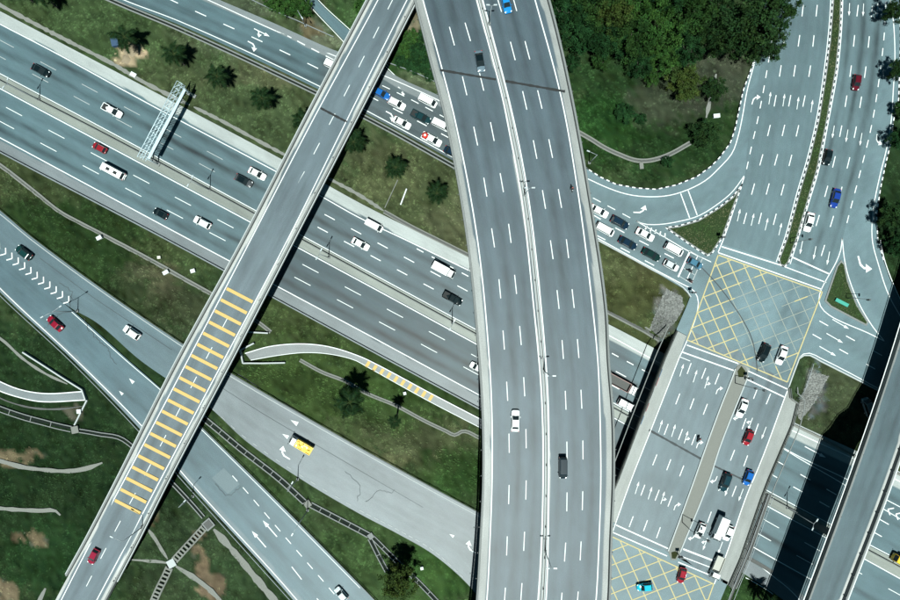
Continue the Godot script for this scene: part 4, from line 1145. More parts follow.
	for o in [-0.62, 0.62]:
		var rr := st_new()
		sweep(rr, shift(gp, o), wallprof(0.07, 1.0, 0.93)); obj("handrail", rr, M.pole, g)
		dots(g, shift(gp, o), 2.0, Vector3(0.08, 1.0, 0.08), 0.45, "posts")
	for k in [0.12, 0.5, 0.88]:
		var c := gp[int(k * (gp.size() - 1))]
		var pp := st_new()
		tube(pp, Vector3(c.x, surf(c.x, c.z) - 0.3, c.z), c - Vector3(0, 0.3, 0), 0.25, 0.25, 8)
		obj("post", pp, M.concrete, g)
	# cloth banners tied to the left railing
	var cols := [Color(0.05, 0.16, 0.36), Color(0.42, 0.05, 0.05), Color(0.60, 0.62, 0.62), Color(0.40, 0.06, 0.06), Color(0.06, 0.20, 0.40)]
	var says := ["blue cloth banner tied highest on the left railing of the road bridge", "red cloth banner tied just below the blue one on the left railing", "white cloth banner between two red ones on the left railing", "red cloth banner between the white and the lower blue banner", "blue cloth banner tied lowest on the left railing of the road bridge"]
	var e2 := shift(L, -0.04)
	for k in 5:
		var i0 := int(L.size() * (0.20 + k * 0.065)); var i1 := i0 + 2
		var b := st_new()
		bar(b, e2[i0] + Vector3(0, 0.35, 0), e2[i1] + Vector3(0, 0.35, 0), 0.04, 1.2)
		tag(obj("banner", b, mat(cols[k], 0.8)), says[k], "banner", "banners on the bridge railing")
# ---- rails, drains, small things
func guardrail(label: String, p: PackedVector3Array, m := "steel", h := 0.72):
	var t := thing("guardrail", label, "guardrail")
	var st := st_new()
	sweep(st, p, [Vector2(-0.05, h - 0.30), Vector2(-0.09, h - 0.2), Vector2(-0.05, h - 0.12), Vector2(-0.09, h), Vector2(0.06, h), Vector2(0.06, h - 0.30)])
	obj("beam", st, M[m], t)
	var q := resample(p, maxi(1, int(plen(p) / 3.0)))
	var s2 := st_new()
	for v in q: box(s2, v + Vector3(0, h * 0.5 - 0.2, 0), Vector3(0.12, h + 0.3, 0.12))
	var o := obj("posts", s2, M.dull, t)
	o.set_meta("kind", "stuff")
func channel(called: String, label: String, p: PackedVector3Array, inner: float, wall: float, rise: float, m := "concrete", bars := 0.0, wet := true):
	var t := thing(called, label, "drain")
	var c := inner * 0.5 + wall * 0.5
	for s in [-1.0, 1.0]:
		var st := st_new()
		sweep(st, shift(p, c * s), wallprof(wall, rise, -0.6))
		obj("side_wall", st, M[m], t)
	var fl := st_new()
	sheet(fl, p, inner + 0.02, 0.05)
	obj("bed", fl, M.bed_shade if wet else M.darkcon, t)  # by default nearly black: the shade down in the channel is painted on
	if bars > 0.0:
		var q := resample(p, maxi(1, int(plen(p) / bars)))
		var sd := sides(q)
		for i in range(1, q.size() - 1):
			var st := st_new()
			bar(st, q[i] - sd[i] * inner * 0.5 + Vector3(0, rise - 0.08, 0), q[i] + sd[i] * inner * 0.5 + Vector3(0, rise - 0.08, 0), 0.16, 0.12)
			obj("cross_strut", st, M[m], t)
func strip(called: String, label: String, p: PackedVector3Array, w: float, h: float, m: String, category: String) -> Node:
	var st := st_new()
	# an uneven concrete strip
	var s := sides(p)
	for i in p.size() - 1:
		var e0 := minf(1.0, 0.35 + 0.3 * minf(i, p.size() - 1 - i)); var e1 := minf(1.0, 0.35 + 0.3 * minf(i + 1, p.size() - 2 - i))
		var a0 := w * e0 * (0.5 + 0.22 * n_hi.get_noise_2d(p[i].x * 3.0, p[i].z * 3.0)); var a1 := w * e1 * (0.5 + 0.22 * n_hi.get_noise_2d(p[i + 1].x * 3.0, p[i + 1].z * 3.0))
		var u := Vector3(0, h, 0); var d := Vector3(0, -0.4, 0)
		quad(st, p[i] - s[i] * a0 + u, p[i] + s[i] * a0 + u, p[i + 1] + s[i + 1] * a1 + u, p[i + 1] - s[i + 1] * a1 + u)
		quad(st, p[i] - s[i] * a0 + u, p[i + 1] - s[i + 1] * a1 + u, p[i + 1] - s[i + 1] * a1 + d, p[i] - s[i] * a0 + d)
		quad(st, p[i] + s[i] * a0 + u, p[i + 1] + s[i + 1] * a1 + u, p[i + 1] + s[i + 1] * a1 + d, p[i] + s[i] * a0 + d)
	return tag(obj(called, st, M[m]), label, category)
func chest(called: String, label: String, px: float, py: float, s: Vector3, m: Material, turn := 0.0, category := "box", lid := true):
	var p := ground(px, py)
	var t := thing(called, label, category, p, turn)
	var st := st_new()
	box(st, Vector3(0, s.y * 0.5 - 0.2, 0), Vector3(s.x, s.y + 0.4, s.z))
	obj("body", st, m, t)
	if lid:
		st = st_new()
		box(st, Vector3(0, s.y + 0.05, 0), Vector3(s.x + 0.12, 0.1, s.z + 0.12))
		obj("lid", st, m, t)
# a street lamp: arms is a list of directions (degrees from the picture's right, clockwise)
func lamp(label: String, foot: Vector3, high: float, arms: Array, reach := 1.8, m := "pole"):
	var t := thing("street_lamp", label, "street lamp", foot)
	var st := st_new(true)
	tube(st, Vector3(0, -0.3, 0), Vector3(0, high, 0), 0.13, 0.07, 8)
	obj("pole", st, M[m], t)
	st = st_new()
	box(st, Vector3(0, 0.15, 0), Vector3(0.6, 0.5, 0.6))
	obj("base_block", st, M.concrete, t)
	for a in arms:
		var d := Vector3(cos(deg_to_rad(a)), 0, sin(deg_to_rad(a)))
		var s2 := st_new(true)
		tube(s2, Vector3(0, high - 0.1, 0), d * reach + Vector3(0, high + 0.35, 0), 0.06, 0.05, 6)
		var ar := obj("arm", s2, M[m], t)
		var s3 := st_new()
		bar(s3, d * (reach - 0.1) + Vector3(0, high + 0.35, 0), d * (reach + 0.6) + Vector3(0, high + 0.4, 0), 0.26, 0.14)
		obj("lamp_head", s3, M.lamp, ar)
func signal_post(label: String, foot: Vector3, high: float, arm: Vector3, heads := 2):
	var t := thing("traffic_light", label, "traffic light", foot)
	var st := st_new(true)
	tube(st, Vector3(0, -0.2, 0), Vector3(0, high, 0), 0.11, 0.08, 8)
	obj("pole", st, M.darkpole, t)
	if arm.length() > 0.1:
		st = st_new(true)
		tube(st, Vector3(0, high - 0.2, 0), arm + Vector3(0, high, 0), 0.08, 0.05, 6)
		obj("arm", st, M.darkpole, t)
	for k in heads:
		var c := arm * (1.0 - 0.45 * k) + Vector3(0, high - 0.5, 0) if arm.length() > 0.1 else Vector3(0.25 * (k * 2 - 1), high - 0.7, 0)
		st = st_new()
		box(st, c, Vector3(0.42, 1.1, 0.35))
		var hd := obj("signal_head", st, M.darkpole, t)
		for q in 3:
			st = st_new()
			tube(st, c + Vector3(0, 0.34 - q * 0.34, 0.17), c + Vector3(0, 0.34 - q * 0.34, 0.24), 0.12, 0.12, 10)
			obj("lens", st, M.plastic, hd)
func gantry():
	var a := ground(192, 95); var b := P(156, 163, 0.16)
	var t := thing("sign_gantry", "pale blue lattice sign gantry spanning one carriageway of the motorway", "gantry")
	var hgt := 6.0
	var u := (b - a); u.y = 0
	var dir := u.normalized(); var sd := Vector3(-dir.z, 0, dir.x)
	for e in [a, b]:
		for s in [-0.75, 0.75]:
			var st := st_new(true)
			tube(st, e + sd * s + Vector3(0, -0.3, 0), Vector3(e.x, hgt, e.z) + sd * s, 0.13, 0.13, 8)
			obj("post", st, M.galv, t)
		var st2 := st_new()
		for k in 4: bar(st2, Vector3(e.x, 0.8 + k * 1.3, e.z) - sd * 0.75, Vector3(e.x, 2.1 + k * 1.3, e.z) + sd * 0.75, 0.07, 0.07)
		obj("post_bracing", st2, M.galv, t)
		st2 = st_new()
		bar(st2, Vector3(e.x, e.y + 0.1, e.z) - sd * 1.2, Vector3(e.x, e.y + 0.1, e.z) + sd * 1.2, 0.9, 0.5)
		obj("footing", st2, M.concrete, t)
	var p0 := Vector3(a.x, hgt, a.z) - dir * 0.6; var p1 := Vector3(b.x, hgt, b.z) + dir * 0.6
	for s in [-0.75, 0.75]:
		for y in [0.0, 1.3]:
			var st := st_new(true)
			tube(st, p0 + sd * s + Vector3(0, y, 0), p1 + sd * s + Vector3(0, y, 0), 0.10, 0.10, 8)
			obj("chord", st, M.galv, t)
	var n := 12
	for k in n:
		var q := p0.lerp(p1, float(k) / n); var r := p0.lerp(p1, float(k + 1) / n)
		var st := st_new()
		for y in [0.0, 1.3]: bar(st, q - sd * 0.75 + Vector3(0, y, 0), r + sd * 0.75 + Vector3(0, y, 0), 0.07, 0.07)
		for y in [0.0, 1.3]: bar(st, q - sd * 0.75 + Vector3(0, y, 0), q + sd * 0.75 + Vector3(0, y, 0), 0.07, 0.07)
		for s in [-0.75, 0.75]: bar(st, q + sd * s, r + sd * s + Vector3(0, 1.3, 0), 0.06, 0.06)
		obj("lattice_bay", st, M.galv, t)
	# service grating along the side away from the camera's middle
	var st3 := st_new()
	bar(st3, p0.lerp(p1, 0.04) + sd * -1.15, p0.lerp(p1, 0.96) + sd * -1.15, 0.6, 0.06)
	obj("catwalk", st3, M.galv, t)
func riprap(label: String, poly_px: Array, n: int, sd: int):
	var r2 := RandomNumberGenerator.new()
	r2.seed = sd
	var flat := PackedVector2Array()
	var lo := Vector2(1e9, 1e9); var hi := -lo
	for i in range(0, poly_px.size(), 2):
		var v := Vector2(poly_px[i], poly_px[i + 1])
		flat.append(v); lo = lo.min(v); hi = hi.max(v)
	var st := st_new()
	for k in n:
		var q := Vector2(r2.randf_range(lo.x, hi.x), r2.randf_range(lo.y, hi.y))
		if not Geometry2D.is_point_in_polygon(q, flat): continue
		var p := ground(q.x, q.y)
		var f := r2.randf_range(0.08, 0.19)
		st.set_color(Color(f, f * 1.03, f * 0.98))
		var s := r2.randf_range(0.18, 0.34)
		var nx := surf(p.x - 0.5, p.z) - surf(p.x + 0.5, p.z); var nz := surf(p.x, p.z - 0.5) - surf(p.x, p.z + 0.5)
		var up := Vector3(nx + r2.randfn() * 0.12, 1.0, nz + r2.randfn() * 0.12).normalized()
		var e1 := up.cross(Vector3.RIGHT).normalized(); var e2 := up.cross(e1)
		var rim := []
		var a0 := r2.randf() * TAU
		for m in 6: rim.append((e1 * cos(a0 + TAU * m / 6) + e2 * sin(a0 + TAU * m / 6)) * s * r2.randf_range(0.7, 1.1))
		var top := p + up * r2.randf_range(0.06, 0.16)
		for m in 6:
			st.add_vertex(top); st.add_vertex(top + rim[m] * 0.85); st.add_vertex(top + rim[(m + 1) % 6] * 0.85)
			quad(st, top + rim[m] * 0.85, top + rim[(m + 1) % 6] * 0.85, p + rim[(m + 1) % 6] - up * 0.15, p + rim[m] - up * 0.15)
	var o := obj("stone_pitching", st, M.stone)
	o.set_meta("kind", "stuff")
	tag(o, label, "stones")
func steps(label: String, a: Vector3, b: Vector3, n: int):
	var t := thing("cascade_drain", label, "drain")
	var d := (b - a); d.y = 0
	var dir := d.normalized(); var sd := Vector3(-dir.z, 0, dir.x)
	for s in [-0.75, 0.75]:
		var pts := PackedVector3Array()
		for k in 9:
			var q: Vector3 = a.lerp(b, k / 8.0) + sd * s
			q.y = surf(q.x, q.z)
			pts.append(q)
		var st := st_new()
		sweep(st, pts, wallprof(0.35, 0.35, -0.6))
		obj("side_wall", st, M.dirty, t)
	for k in n:
		var q := a.lerp(b, (k + 0.5) / n)
		var st := st_new()
		bar(st, Vector3(q.x, surf(q.x, q.z) + 0.12, q.z) - sd * 0.58, Vector3(q.x, surf(q.x, q.z) + 0.12, q.z) + sd * 0.58, a.distance_to(b) / n * 0.5, 0.5)
		obj("step", st, M.dirty, t)
func small_things():
	# guard rails
	guardrail("long dark steel guardrail on the concrete motorway median", smooth_path(lift(w2([-110, 22, 0, 80.5, 88, 125.5, 180, 174, 290, 233.5, 360, 271.5, 476, 334.5, 620, 412, 767, 496, 829, 529.5, 960, 600], 0.16), 0.0)), "dull", 0.8)
	guardrail("steel guardrail on the lower shoulder of the motorway left of the flyover", smooth_path(w2([-60, 119.5, 0, 151.7, 162, 236.7, 360, 344.3, 478, 407.7, 590, 468], 0.0)))
	guardrail("steel guardrail along the upper edge of the pale service road", smooth_path(w3([-60, 166, 1.88, 0, 209.4, 2, 33, 237, 2.1, 180, 341.5, 2.9, 225, 369, 3.1, 360, 447, 4, 419, 479.5, 4.5, 482, 513.5, 5.2, 540, 544, 5.8])), "dull")
	guardrail("steel guardrail on the lower left edge of the slip road", smooth_path(w3([-40, 251.5, 1.89, 0, 293.6, 2, 74, 362.6, 2.6, 141, 431.6, 3, 186, 482.6, 3.4, 294, 602.6, 4])), "steel")
	guardrail("steel guardrail between the slip road and the long dark drain", smooth_path(w3([200, 424, 3.2, 256, 478.5, 3.6, 360, 583.5, 4.2, 400, 625, 4.35])), "dull")
	guardrail("steel guardrail above the frontage road near the top bushes", gpath([240, -5, 290, 18.5, 334, 38]))
	guardrail("steel guardrail beside the grass triangle between the two bridges", gpath([388, 63.5, 414, 73, 438, 84]))
	# drains
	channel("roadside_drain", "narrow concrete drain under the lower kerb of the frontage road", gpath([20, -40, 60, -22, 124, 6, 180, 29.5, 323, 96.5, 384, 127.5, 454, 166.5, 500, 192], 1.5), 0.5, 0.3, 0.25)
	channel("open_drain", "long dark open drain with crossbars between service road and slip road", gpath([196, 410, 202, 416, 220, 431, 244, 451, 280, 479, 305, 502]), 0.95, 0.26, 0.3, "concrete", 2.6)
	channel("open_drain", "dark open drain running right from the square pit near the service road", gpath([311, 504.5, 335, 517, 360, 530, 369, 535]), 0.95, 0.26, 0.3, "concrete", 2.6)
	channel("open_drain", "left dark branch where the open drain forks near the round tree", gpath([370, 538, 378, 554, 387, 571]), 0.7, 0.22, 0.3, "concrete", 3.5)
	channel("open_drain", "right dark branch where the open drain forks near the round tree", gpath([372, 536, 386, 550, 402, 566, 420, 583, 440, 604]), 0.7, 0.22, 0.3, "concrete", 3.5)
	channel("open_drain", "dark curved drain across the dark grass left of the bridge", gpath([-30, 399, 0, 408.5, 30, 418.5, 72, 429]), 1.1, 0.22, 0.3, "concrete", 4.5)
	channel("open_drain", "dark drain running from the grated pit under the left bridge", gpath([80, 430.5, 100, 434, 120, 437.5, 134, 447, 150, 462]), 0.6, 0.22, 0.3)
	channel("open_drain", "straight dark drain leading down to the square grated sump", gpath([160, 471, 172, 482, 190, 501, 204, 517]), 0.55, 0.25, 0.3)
	chest("drain_pit", "grey square concrete pit where the curved dark drain meets a pipe", 76, 429.5, Vector3(1.6, 0.35, 1.6), M.dirty, 0.2, "drain pit")
	chest("drain_pit", "square concrete sump with dark grate at the head of the stepped drain", 209, 524, Vector3(2.4, 0.4, 2.4), M.concrete, 0.7, "drain pit", false)
	var gr := st_new()
	var gp := ground(209, 524)
	box(gr, gp + Vector3(0, 0.45, 0), Vector3(1.7, 0.06, 1.7), Basis(Vector3.UP, 0.7))
	tag(obj("drain_grate", gr, M.darkcon), "dark steel grate on the square concrete sump", "grate")
	chest("drain_pit", "grey concrete pit between the two lengths of barred open drain", 308, 503.5, Vector3(1.5, 0.4, 1.5), M.dirty, 0.6, "drain pit")
	chest("drain_pit", "small concrete pit where the open drain forks", 371, 535.5, Vector3(1.2, 0.4, 1.2), M.concrete, 0.6, "drain pit")
	strip("concrete_drain", "pale rough concrete drain climbing from the sump to the bottom edge", gpath([214, 529, 232, 549, 256, 578, 282, 608]), 1.5, 0.12, "dirty", "drain")
	steps("stepped concrete cascade between the sump and the small junction slab", ground(205, 527), ground(175, 560), 11)
	steps("stepped concrete cascade descending from the slab to the bottom edge", ground(170, 567), ground(153, 604), 10)
	chest("drain_pit", "pale concrete slab where four footpaths of the slope meet", 172, 563, Vector3(1.9, 0.35, 1.9), M.pale, 0.5, "drain pit", false)
	strip("footpath", "pale narrow concrete path from the bridge edge down to the slab", gpath([145, 525, 158, 543, 168, 559]), 0.9, 0.08, "dirty", "path")
	strip("footpath", "pale level concrete path from a white pit to the slab", gpath([130, 559.5, 150, 561, 168, 563]), 0.8, 0.08, "dirty", "path")
	strip("footpath", "pale curved concrete path from the slab to the bottom edge", gpath([176, 566, 192, 576, 208, 588, 224, 604]), 1.1, 0.08, "dirty", "path")
	chest("drain_pit", "small white rimmed concrete pit beside the left bridge", 128.5, 558.5, Vector3(1.1, 0.5, 1.1), M.pale, 0.2, "drain pit", false)
	strip("terrace_drain", "upper pale curved berm drain on the dark grass slope", gpath([-30, 453, 0, 460.5, 30, 468, 65, 471, 88, 468, 103, 462.5]), 1.0, 0.18, "dirty", "drain")
	strip("terrace_drain", "lower pale straight berm drain on the dark grass slope", gpath([-30, 505, 0, 508, 40, 510.5, 56, 510.5, 61, 515]), 0.95, 0.18, "dirty", "drain")
	strip("terrace_drain", "short grey rounded strip near the bottom left corner", gpath([36, 608, 41, 598, 46, 588]), 1.4, 0.12, "dirty", "drain")
	strip("concrete_drain", "thin pale drain beside the walled path at the left edge", gpath([-20, 330, 0, 338, 24, 359, 45, 373, 68, 384]), 0.7, 0.15, "dirty", "drain")
	strip("concrete_drain", "thin pale drain edging the curved path at the left", gpath([-10, 393, 10, 402, 34, 408, 60, 409, 84, 406]), 0.4, 0.12, "darkcon", "drain")
	channel("concrete_drain", "grey weathered drain crossing the dark slope below the motorway", gpath([-20, 152, 0, 165, 30, 188, 60, 212, 80, 223, 112, 239.5, 158, 264, 180, 276.5, 216, 296.5], 1.5), 0.35, 0.35, 0.12, "dirty", 0.0, false)
	channel("concrete_drain", "short grey drain between bridge and walled path below the motorway", gpath([246, 315, 258, 322, 271, 332], 1.0), 0.35, 0.3, 0.12, "dirty", 0.0, false)
	channel("concrete_drain", "weathered narrow drain on the grass between path and service road", gpath([300, 360, 322, 372, 345, 381, 366, 393, 396, 405.5, 425, 421, 446, 431, 455, 435, 463, 431, 480, 438], 1.0), 0.3, 0.3, 0.1, "dirty", 0.0, false)
	strip("rough_kerb", "pale broken kerb strip along the grass above the motorway shoulder", gpath([-20, -6, 0, 5, 44, 28.5, 80, 47, 114, 64.5, 140, 80, 166, 93.5, 190, 105], 0.8), 0.95, 0.1, "dirty", "kerb")
	strip("rough_kerb", "pale kerb strip above the shoulder between gantry and left bridge", gpath([194, 107, 222, 121, 255, 139, 288, 156.5], 0.8), 0.8, 0.1, "dirty", "kerb")
	strip("rough_kerb", "pale kerb strip above the shoulder from left bridge to the flyover", gpath([328, 178, 360, 195.5, 384, 211], 0.8), 0.8, 0.1, "dirty", "kerb")
	channel("concrete_drain", "dark edged drain above the shoulder just left of the flyover", gpath([384, 211.5, 410, 226, 440, 241, 470, 256], 0.8), 0.5, 0.25, 0.15, "dirty", 0.0, false)
	channel("concrete_drain", "grey drain on the olive slope between flyover and road bridge", gpath([596, 305, 620, 317, 645, 330, 660, 339], 0.8), 0.9, 0.35, 0.15, "dirty", 0.0, false)
	channel("concrete_drain", "curved dark drain across the green field inside the turning lane", gpath([578, 132, 592, 140, 603, 147, 620, 155, 636, 160.5, 650, 160.5, 668, 155, 690, 143], 0.8), 0.45, 0.3, 0.15, "dirty", 0.0, false)
	strip("concrete_drain", "grey worn channel climbing the field between the shrubs", gpath([706, 118, 709, 104, 712, 90, 716, 74], 0.8), 0.8, 0.08, "dirty", "drain")
	chest("drain_pit", "small grey pit below the curved drain in the field", 641, 166, Vector3(0.9, 0.4, 1.5), M.dirty, 0.1, "drain pit", false)
	channel("concrete_drain", "grated gutter at the lower motorway shoulder right of the road bridge", gpath([748, 558, 758, 563.5, 772, 572]), 0.6, 0.15, 0.08, "darkcon", 1.0, false)
	# walls of the motorcycle underpass
	for w in [["wing_wall", "upper white wing wall at the mouth of the motorcycle underpass", [241, 350, 255, 343]], ["wing_wall", "short white end wall across the mouth of the motorcycle underpass", [241, 350, 244, 363]], ["wing_wall", "lower long white wing wall beside the motorcycle path", [244, 363, 262, 363, 286, 362.5]], ["retaining_wall", "white retaining wall near the bridge above the motorcycle path", [236, 331.5, 250, 332, 269, 333]], ["retaining_wall", "long white kinked wall around the left path end", [25, 352, 50, 368, 84, 389.5]], ["retaining_wall", "white wall closing the end of the left path", [84, 389.5, 87.5, 400]], ["pipe_rail", "thin white pipe from path end down to the drain pit", [87.5, 400, 81, 413, 75, 425]]]:
		var raw := PackedVector3Array()
		for i in range(0, w[2].size(), 2): raw.append(ground(w[2][i], w[2][i + 1]))
		var d := resample(raw, maxi(1, int(plen(raw) / 1.0)))
		for i in d.size(): d[i].y = surf(d[i].x, d[i].z)
		var st := st_new()
		sweep(st, d, wallprof(0.34, 0.9 if w[0] != "pipe_rail" else 0.3, -0.5))
		var c: String = "wall" if w[0] != "pipe_rail" else "pipe"
		tag(obj(w[0], st, M.pale), w[1], c)
	# boxes and litter
	var wh := mat(Color(0.50, 0.53, 0.53), 0.8)
	chest("utility_box", "white box on the drain below the motorway, left one", 100.5, 238, Vector3(1.2, 0.6, 0.8), wh, 0.5)
	chest("utility_box", "white box with dark side straddling the drain, right of the brown patch", 167, 272.5, Vector3(1.3, 0.7, 0.8), wh, 0.5)
	chest("utility_box", "grey and white box near the shoulder just left of the bridge", 194, 271, Vector3(1.0, 0.7, 0.8), wh, 0.3)
	chest("utility_box", "small cream box on the grass above the drain", 160, 257.5, Vector3(0.7, 0.5, 0.6), mat(Color(0.5, 0.5, 0.42), 0.8), 0.1)
	chest("utility_box", "white box on the pipe from the left path end", 80.5, 411, Vector3(0.9, 0.6, 0.9), wh, 0.1)
	chest("utility_box", "white marker box on the pale kerb below the first palm", 134, 75, Vector3(1.4, 0.3, 0.9), wh, -0.5)
	chest("utility_box", "small white box on the grass beside the motorcycle path", 405, 393, Vector3(0.6, 0.7, 0.6), wh, 0.2)
	chest("utility_box", "small white box by the round tree near the bottom", 422, 567.5, Vector3(0.6, 0.5, 0.6), wh, 0.2)
	chest("utility_box", "white box on the field beside the grey worn channel", 715.5, 116.5, Vector3(1.4, 0.6, 0.8), wh, 0.1)
	chest("tarpaulin_bundle", "dark blue covered bundle left of the sand heap", 116.5, 42.5, Vector3(1.6, 0.9, 2.4), mat(Color(0.02, 0.05, 0.10), 0.7), 0.2, "tarpaulin", true)
	for q in [["larger sandy heap under the first palm", 131, 49.5, 1.8], ["smaller sandy heap below the larger one", 126, 59, 1.3]]:
		var st := st_new(true)
		var c := ground(q[1], q[2])
		var r2 := RandomNumberGenerator.new()
		r2.seed = int(q[1])
		var ring := []
		for k in 14:
			var rr: float = q[3] * r2.randf_range(0.7, 1.15)
			ring.append(Vector3(cos(TAU * k / 14) * rr, -0.1, sin(TAU * k / 14) * rr))
		for k in 14:
			var a: Vector3 = ring[k]; var b: Vector3 = ring[(k + 1) % 14]
			var a2 := a * 0.5 + Vector3(0, 0.5, 0); var b2 := b * 0.5 + Vector3(0, 0.5, 0)
			quad(st, c + a, c + b, c + b2, c + a2)
			st.add_vertex(c + a2); st.add_vertex(c + b2); st.add_vertex(c + Vector3(0, 0.6, 0))
		tag(obj("sand_heap", st, tri(mat(Color(0.46, 0.37, 0.25), 1.0), M.concrete.albedo_texture, 4.0)), q[0], "sand")
	var tl := st_new()
	var tp := P(841, 302.5, JH + 0.3)
	box(tl, tp + Vector3(0, 0.2, 0), Vector3(3.3, 0.35, 0.8), Basis(Vector3.UP, -0.47))
	tag(obj("planter_trough", tl, mat(Color(0.03, 0.26, 0.20), 0.6)), "teal green trough on the grass of the triangular island", "trough")
	var wp := st_new()
	bar(wp, ground(401, 205) + Vector3(0, 0.5, 0), ground(407, 189) + Vector3(0, 0.5, 0), 0.28, 0.9)
	tag(obj("low_sign_board", wp, wh), "low white board standing on the grass between two palms", "sign")
	wp = st_new()
	bar(wp, ground(385, 208) + Vector3(0, 0.25, 0), ground(398, 180) + Vector3(0, 0.25, 0), 0.16, 0.4)
	tag(obj("pipe_rail", wp, M.dirty), "thin pale pipe lying across the grass left of the white board", "pipe")
	riprap("grey stone pitching on the slope beside the road bridge, left side", [666, 289, 681, 296, 684, 306, 676, 320, 660, 337, 650, 328, 658, 308], 3400, 3)
	riprap("grey stone pitching on the slope right of the fenced walkway", [810, 372, 828, 376, 813, 404, 800, 420, 796, 412], 2800, 4)
	# fence at the head of the slope right of the bridge
	var fp := gpath([811, 363, 802, 390, 792, 424], 1.0)
	var ft := thing("fence", "low dark fence along the stone slope right of the road bridge", "fence")
	var fs := st_new()
	sweep(fs, fp, wallprof(0.08, 1.1, 1.0)); sweep(fs, fp, wallprof(0.06, 0.6, 0.55)); obj("rail", fs, M.pole, ft)
	dots(ft, fp, 2.0, Vector3(0.08, 1.3, 0.08), 0.45, "posts")
	fp = gpath([793, 425, 820, 438, 858, 458], 1.0)
	var rw := st_new()
	sweep(rw, fp, wallprof(0.5, 0.5, -0.6))
	tag(obj("retaining_wall", rw, M.dirty), "low concrete wall between the grass slope and motorway under the ramp", "wall")
	fp = gpath([886, 468, 930, 490], 1.0)
	rw = st_new()
	sweep(rw, fp, wallprof(0.5, 0.5, -0.6))
	tag(obj("retaining_wall", rw, M.dirty), "low concrete wall by the motorway at the right edge beyond the ramp", "wall")
	fp = w2([598, 240.5, 650, 268.8, 684, 288.5, 690.5, 297], JH)
	rw = st_new()
	sweep(rw, smooth_path(fp), wallprof(0.25, 0.3, -0.4))
	tag(obj("kerb_wall", rw, M.pale), "white kerb wall between the queue and the olive slope", "wall")
	gantry()
	# lamps
	for q in [["lamp post on the median at the far left of the motorway", 39.5, 99.5], ["lamp post on the median just right of the lattice gantry", 210, 190], ["lamp post on the median just right of the left bridge", 329, 257.5], ["lamp post on the median near the black pickup", 452, 323], ["lamp post on the median beside the road bridge at the right", 787, 507.5]]:
		lamp(q[0], P(q[1], q[2], 0.16), 11.0, [-62, 118], 0.9, "pole")
	for q in [["lamp post on the flyover median near the blue car at the top", 489, 24], ["lamp post on the flyover median level with the motorcycle", 524.5, 195], ["lamp post on the flyover median above the white car", 544, 371], ["lamp post on the flyover median near the bottom edge", 545, 551]]:
		lamp(q[0], P(q[1], q[2], FH + 0.5), 8.0, [0, 180], 0.5)
	lamp("lamp post on the right parapet of the left bridge near the red car", P(142.5, 527, 11.3), 8.5, [210], 2.2)
	lamp("twin lamp post on the point of the grass wedge by the chevrons", ground(78, 311), 9.5, [150, -30], 2.2)
	lamp("lamp post beside the open drain near the yellow lorry", ground(298, 479), 9.5, [-60], 2.2)
	lamp("lamp post on the grass strip right of the slip road arrows", ground(308, 510), 9.5, [120], 2.2)
	lamp("lamp post on the left verge of the slip road below the bridge", ground(193.5, 496), 8.0, [-45], 2.0)
	lamp("lamp post behind the top bushes beside the frontage road", ground(306, 26), 8.0, [60], 2.0)
	lamp("lamp post in the field close to the right edge of the flyover", ground(589, 163), 8.0, [200], 2.0)
	# signals
	signal_post("long-armed traffic light on the nose of the concrete median, upper junction", P(735, 383, JH + 0.15), 5.5, Vector3(4.2, 0.3, 1.0))
	signal_post("traffic light post on the upper nose of the concrete median", P(745, 377, JH + 0.15), 3.2, Vector3.ZERO)
	signal_post("long-armed traffic light on the lower end of the concrete median", P(682, 522, JH + 0.15), 5.5, Vector3(4.0, 0.3, 2.4))
	signal_post("traffic light post on the lower nose of the concrete median", P(677, 553, JH + 0.15), 3.2, Vector3.ZERO)
	signal_post("traffic light post on the tip of the grass median", P(790, 243, JH + 0.2), 3.4, Vector3(3.0, 0.2, -0.6), 1)
	signal_post("traffic light post on the kerbed island beside the north lanes", P(718, 238, JH + 0.2), 3.4, Vector3.ZERO)
	signal_post("traffic light post on the island with the teal trough", P(846, 298, JH + 0.2), 3.4, Vector3(3.2, 0.2, 0.4), 1)
	signal_post("traffic light post at the corner kerb beside the two motorcycles", P(689.5, 292.5, JH), 3.4, Vector3.ZERO)
	# the blue metal roof at the right edge
	var hb := thing("shed", "shed with pale blue metal roof at the right edge", "building", P(905, 181, 6.3))
	var wl := st_new()
	box(wl, Vector3(2.6, 1.4, 0), Vector3(6.0, 3.4, 11.0)); obj("wall", wl, M.concrete, hb)
	var rf := st_new()
	for k in 12:
		var z := -6.0 + k
		quad(rf, Vector3(-1.0, 3.2, z), Vector3(6.4, 4.2, z), Vector3(6.4, 4.2, z + 0.82), Vector3(-1.0, 3.2, z + 0.82))
		quad(rf, Vector3(-1.0, 3.2, z + 0.82), Vector3(6.4, 4.2, z + 0.82), Vector3(6.4, 4.32, z + 0.91), Vector3(-1.0, 3.32, z + 0.91))
		quad(rf, Vector3(-1.0, 3.32, z + 0.91), Vector3(6.4, 4.32, z + 0.91), Vector3(6.4, 4.2, z + 1.0), Vector3(-1.0, 3.2, z + 1.0))
	obj("roof", rf, mat(Color(0.42, 0.58, 0.68), 0.4), hb)
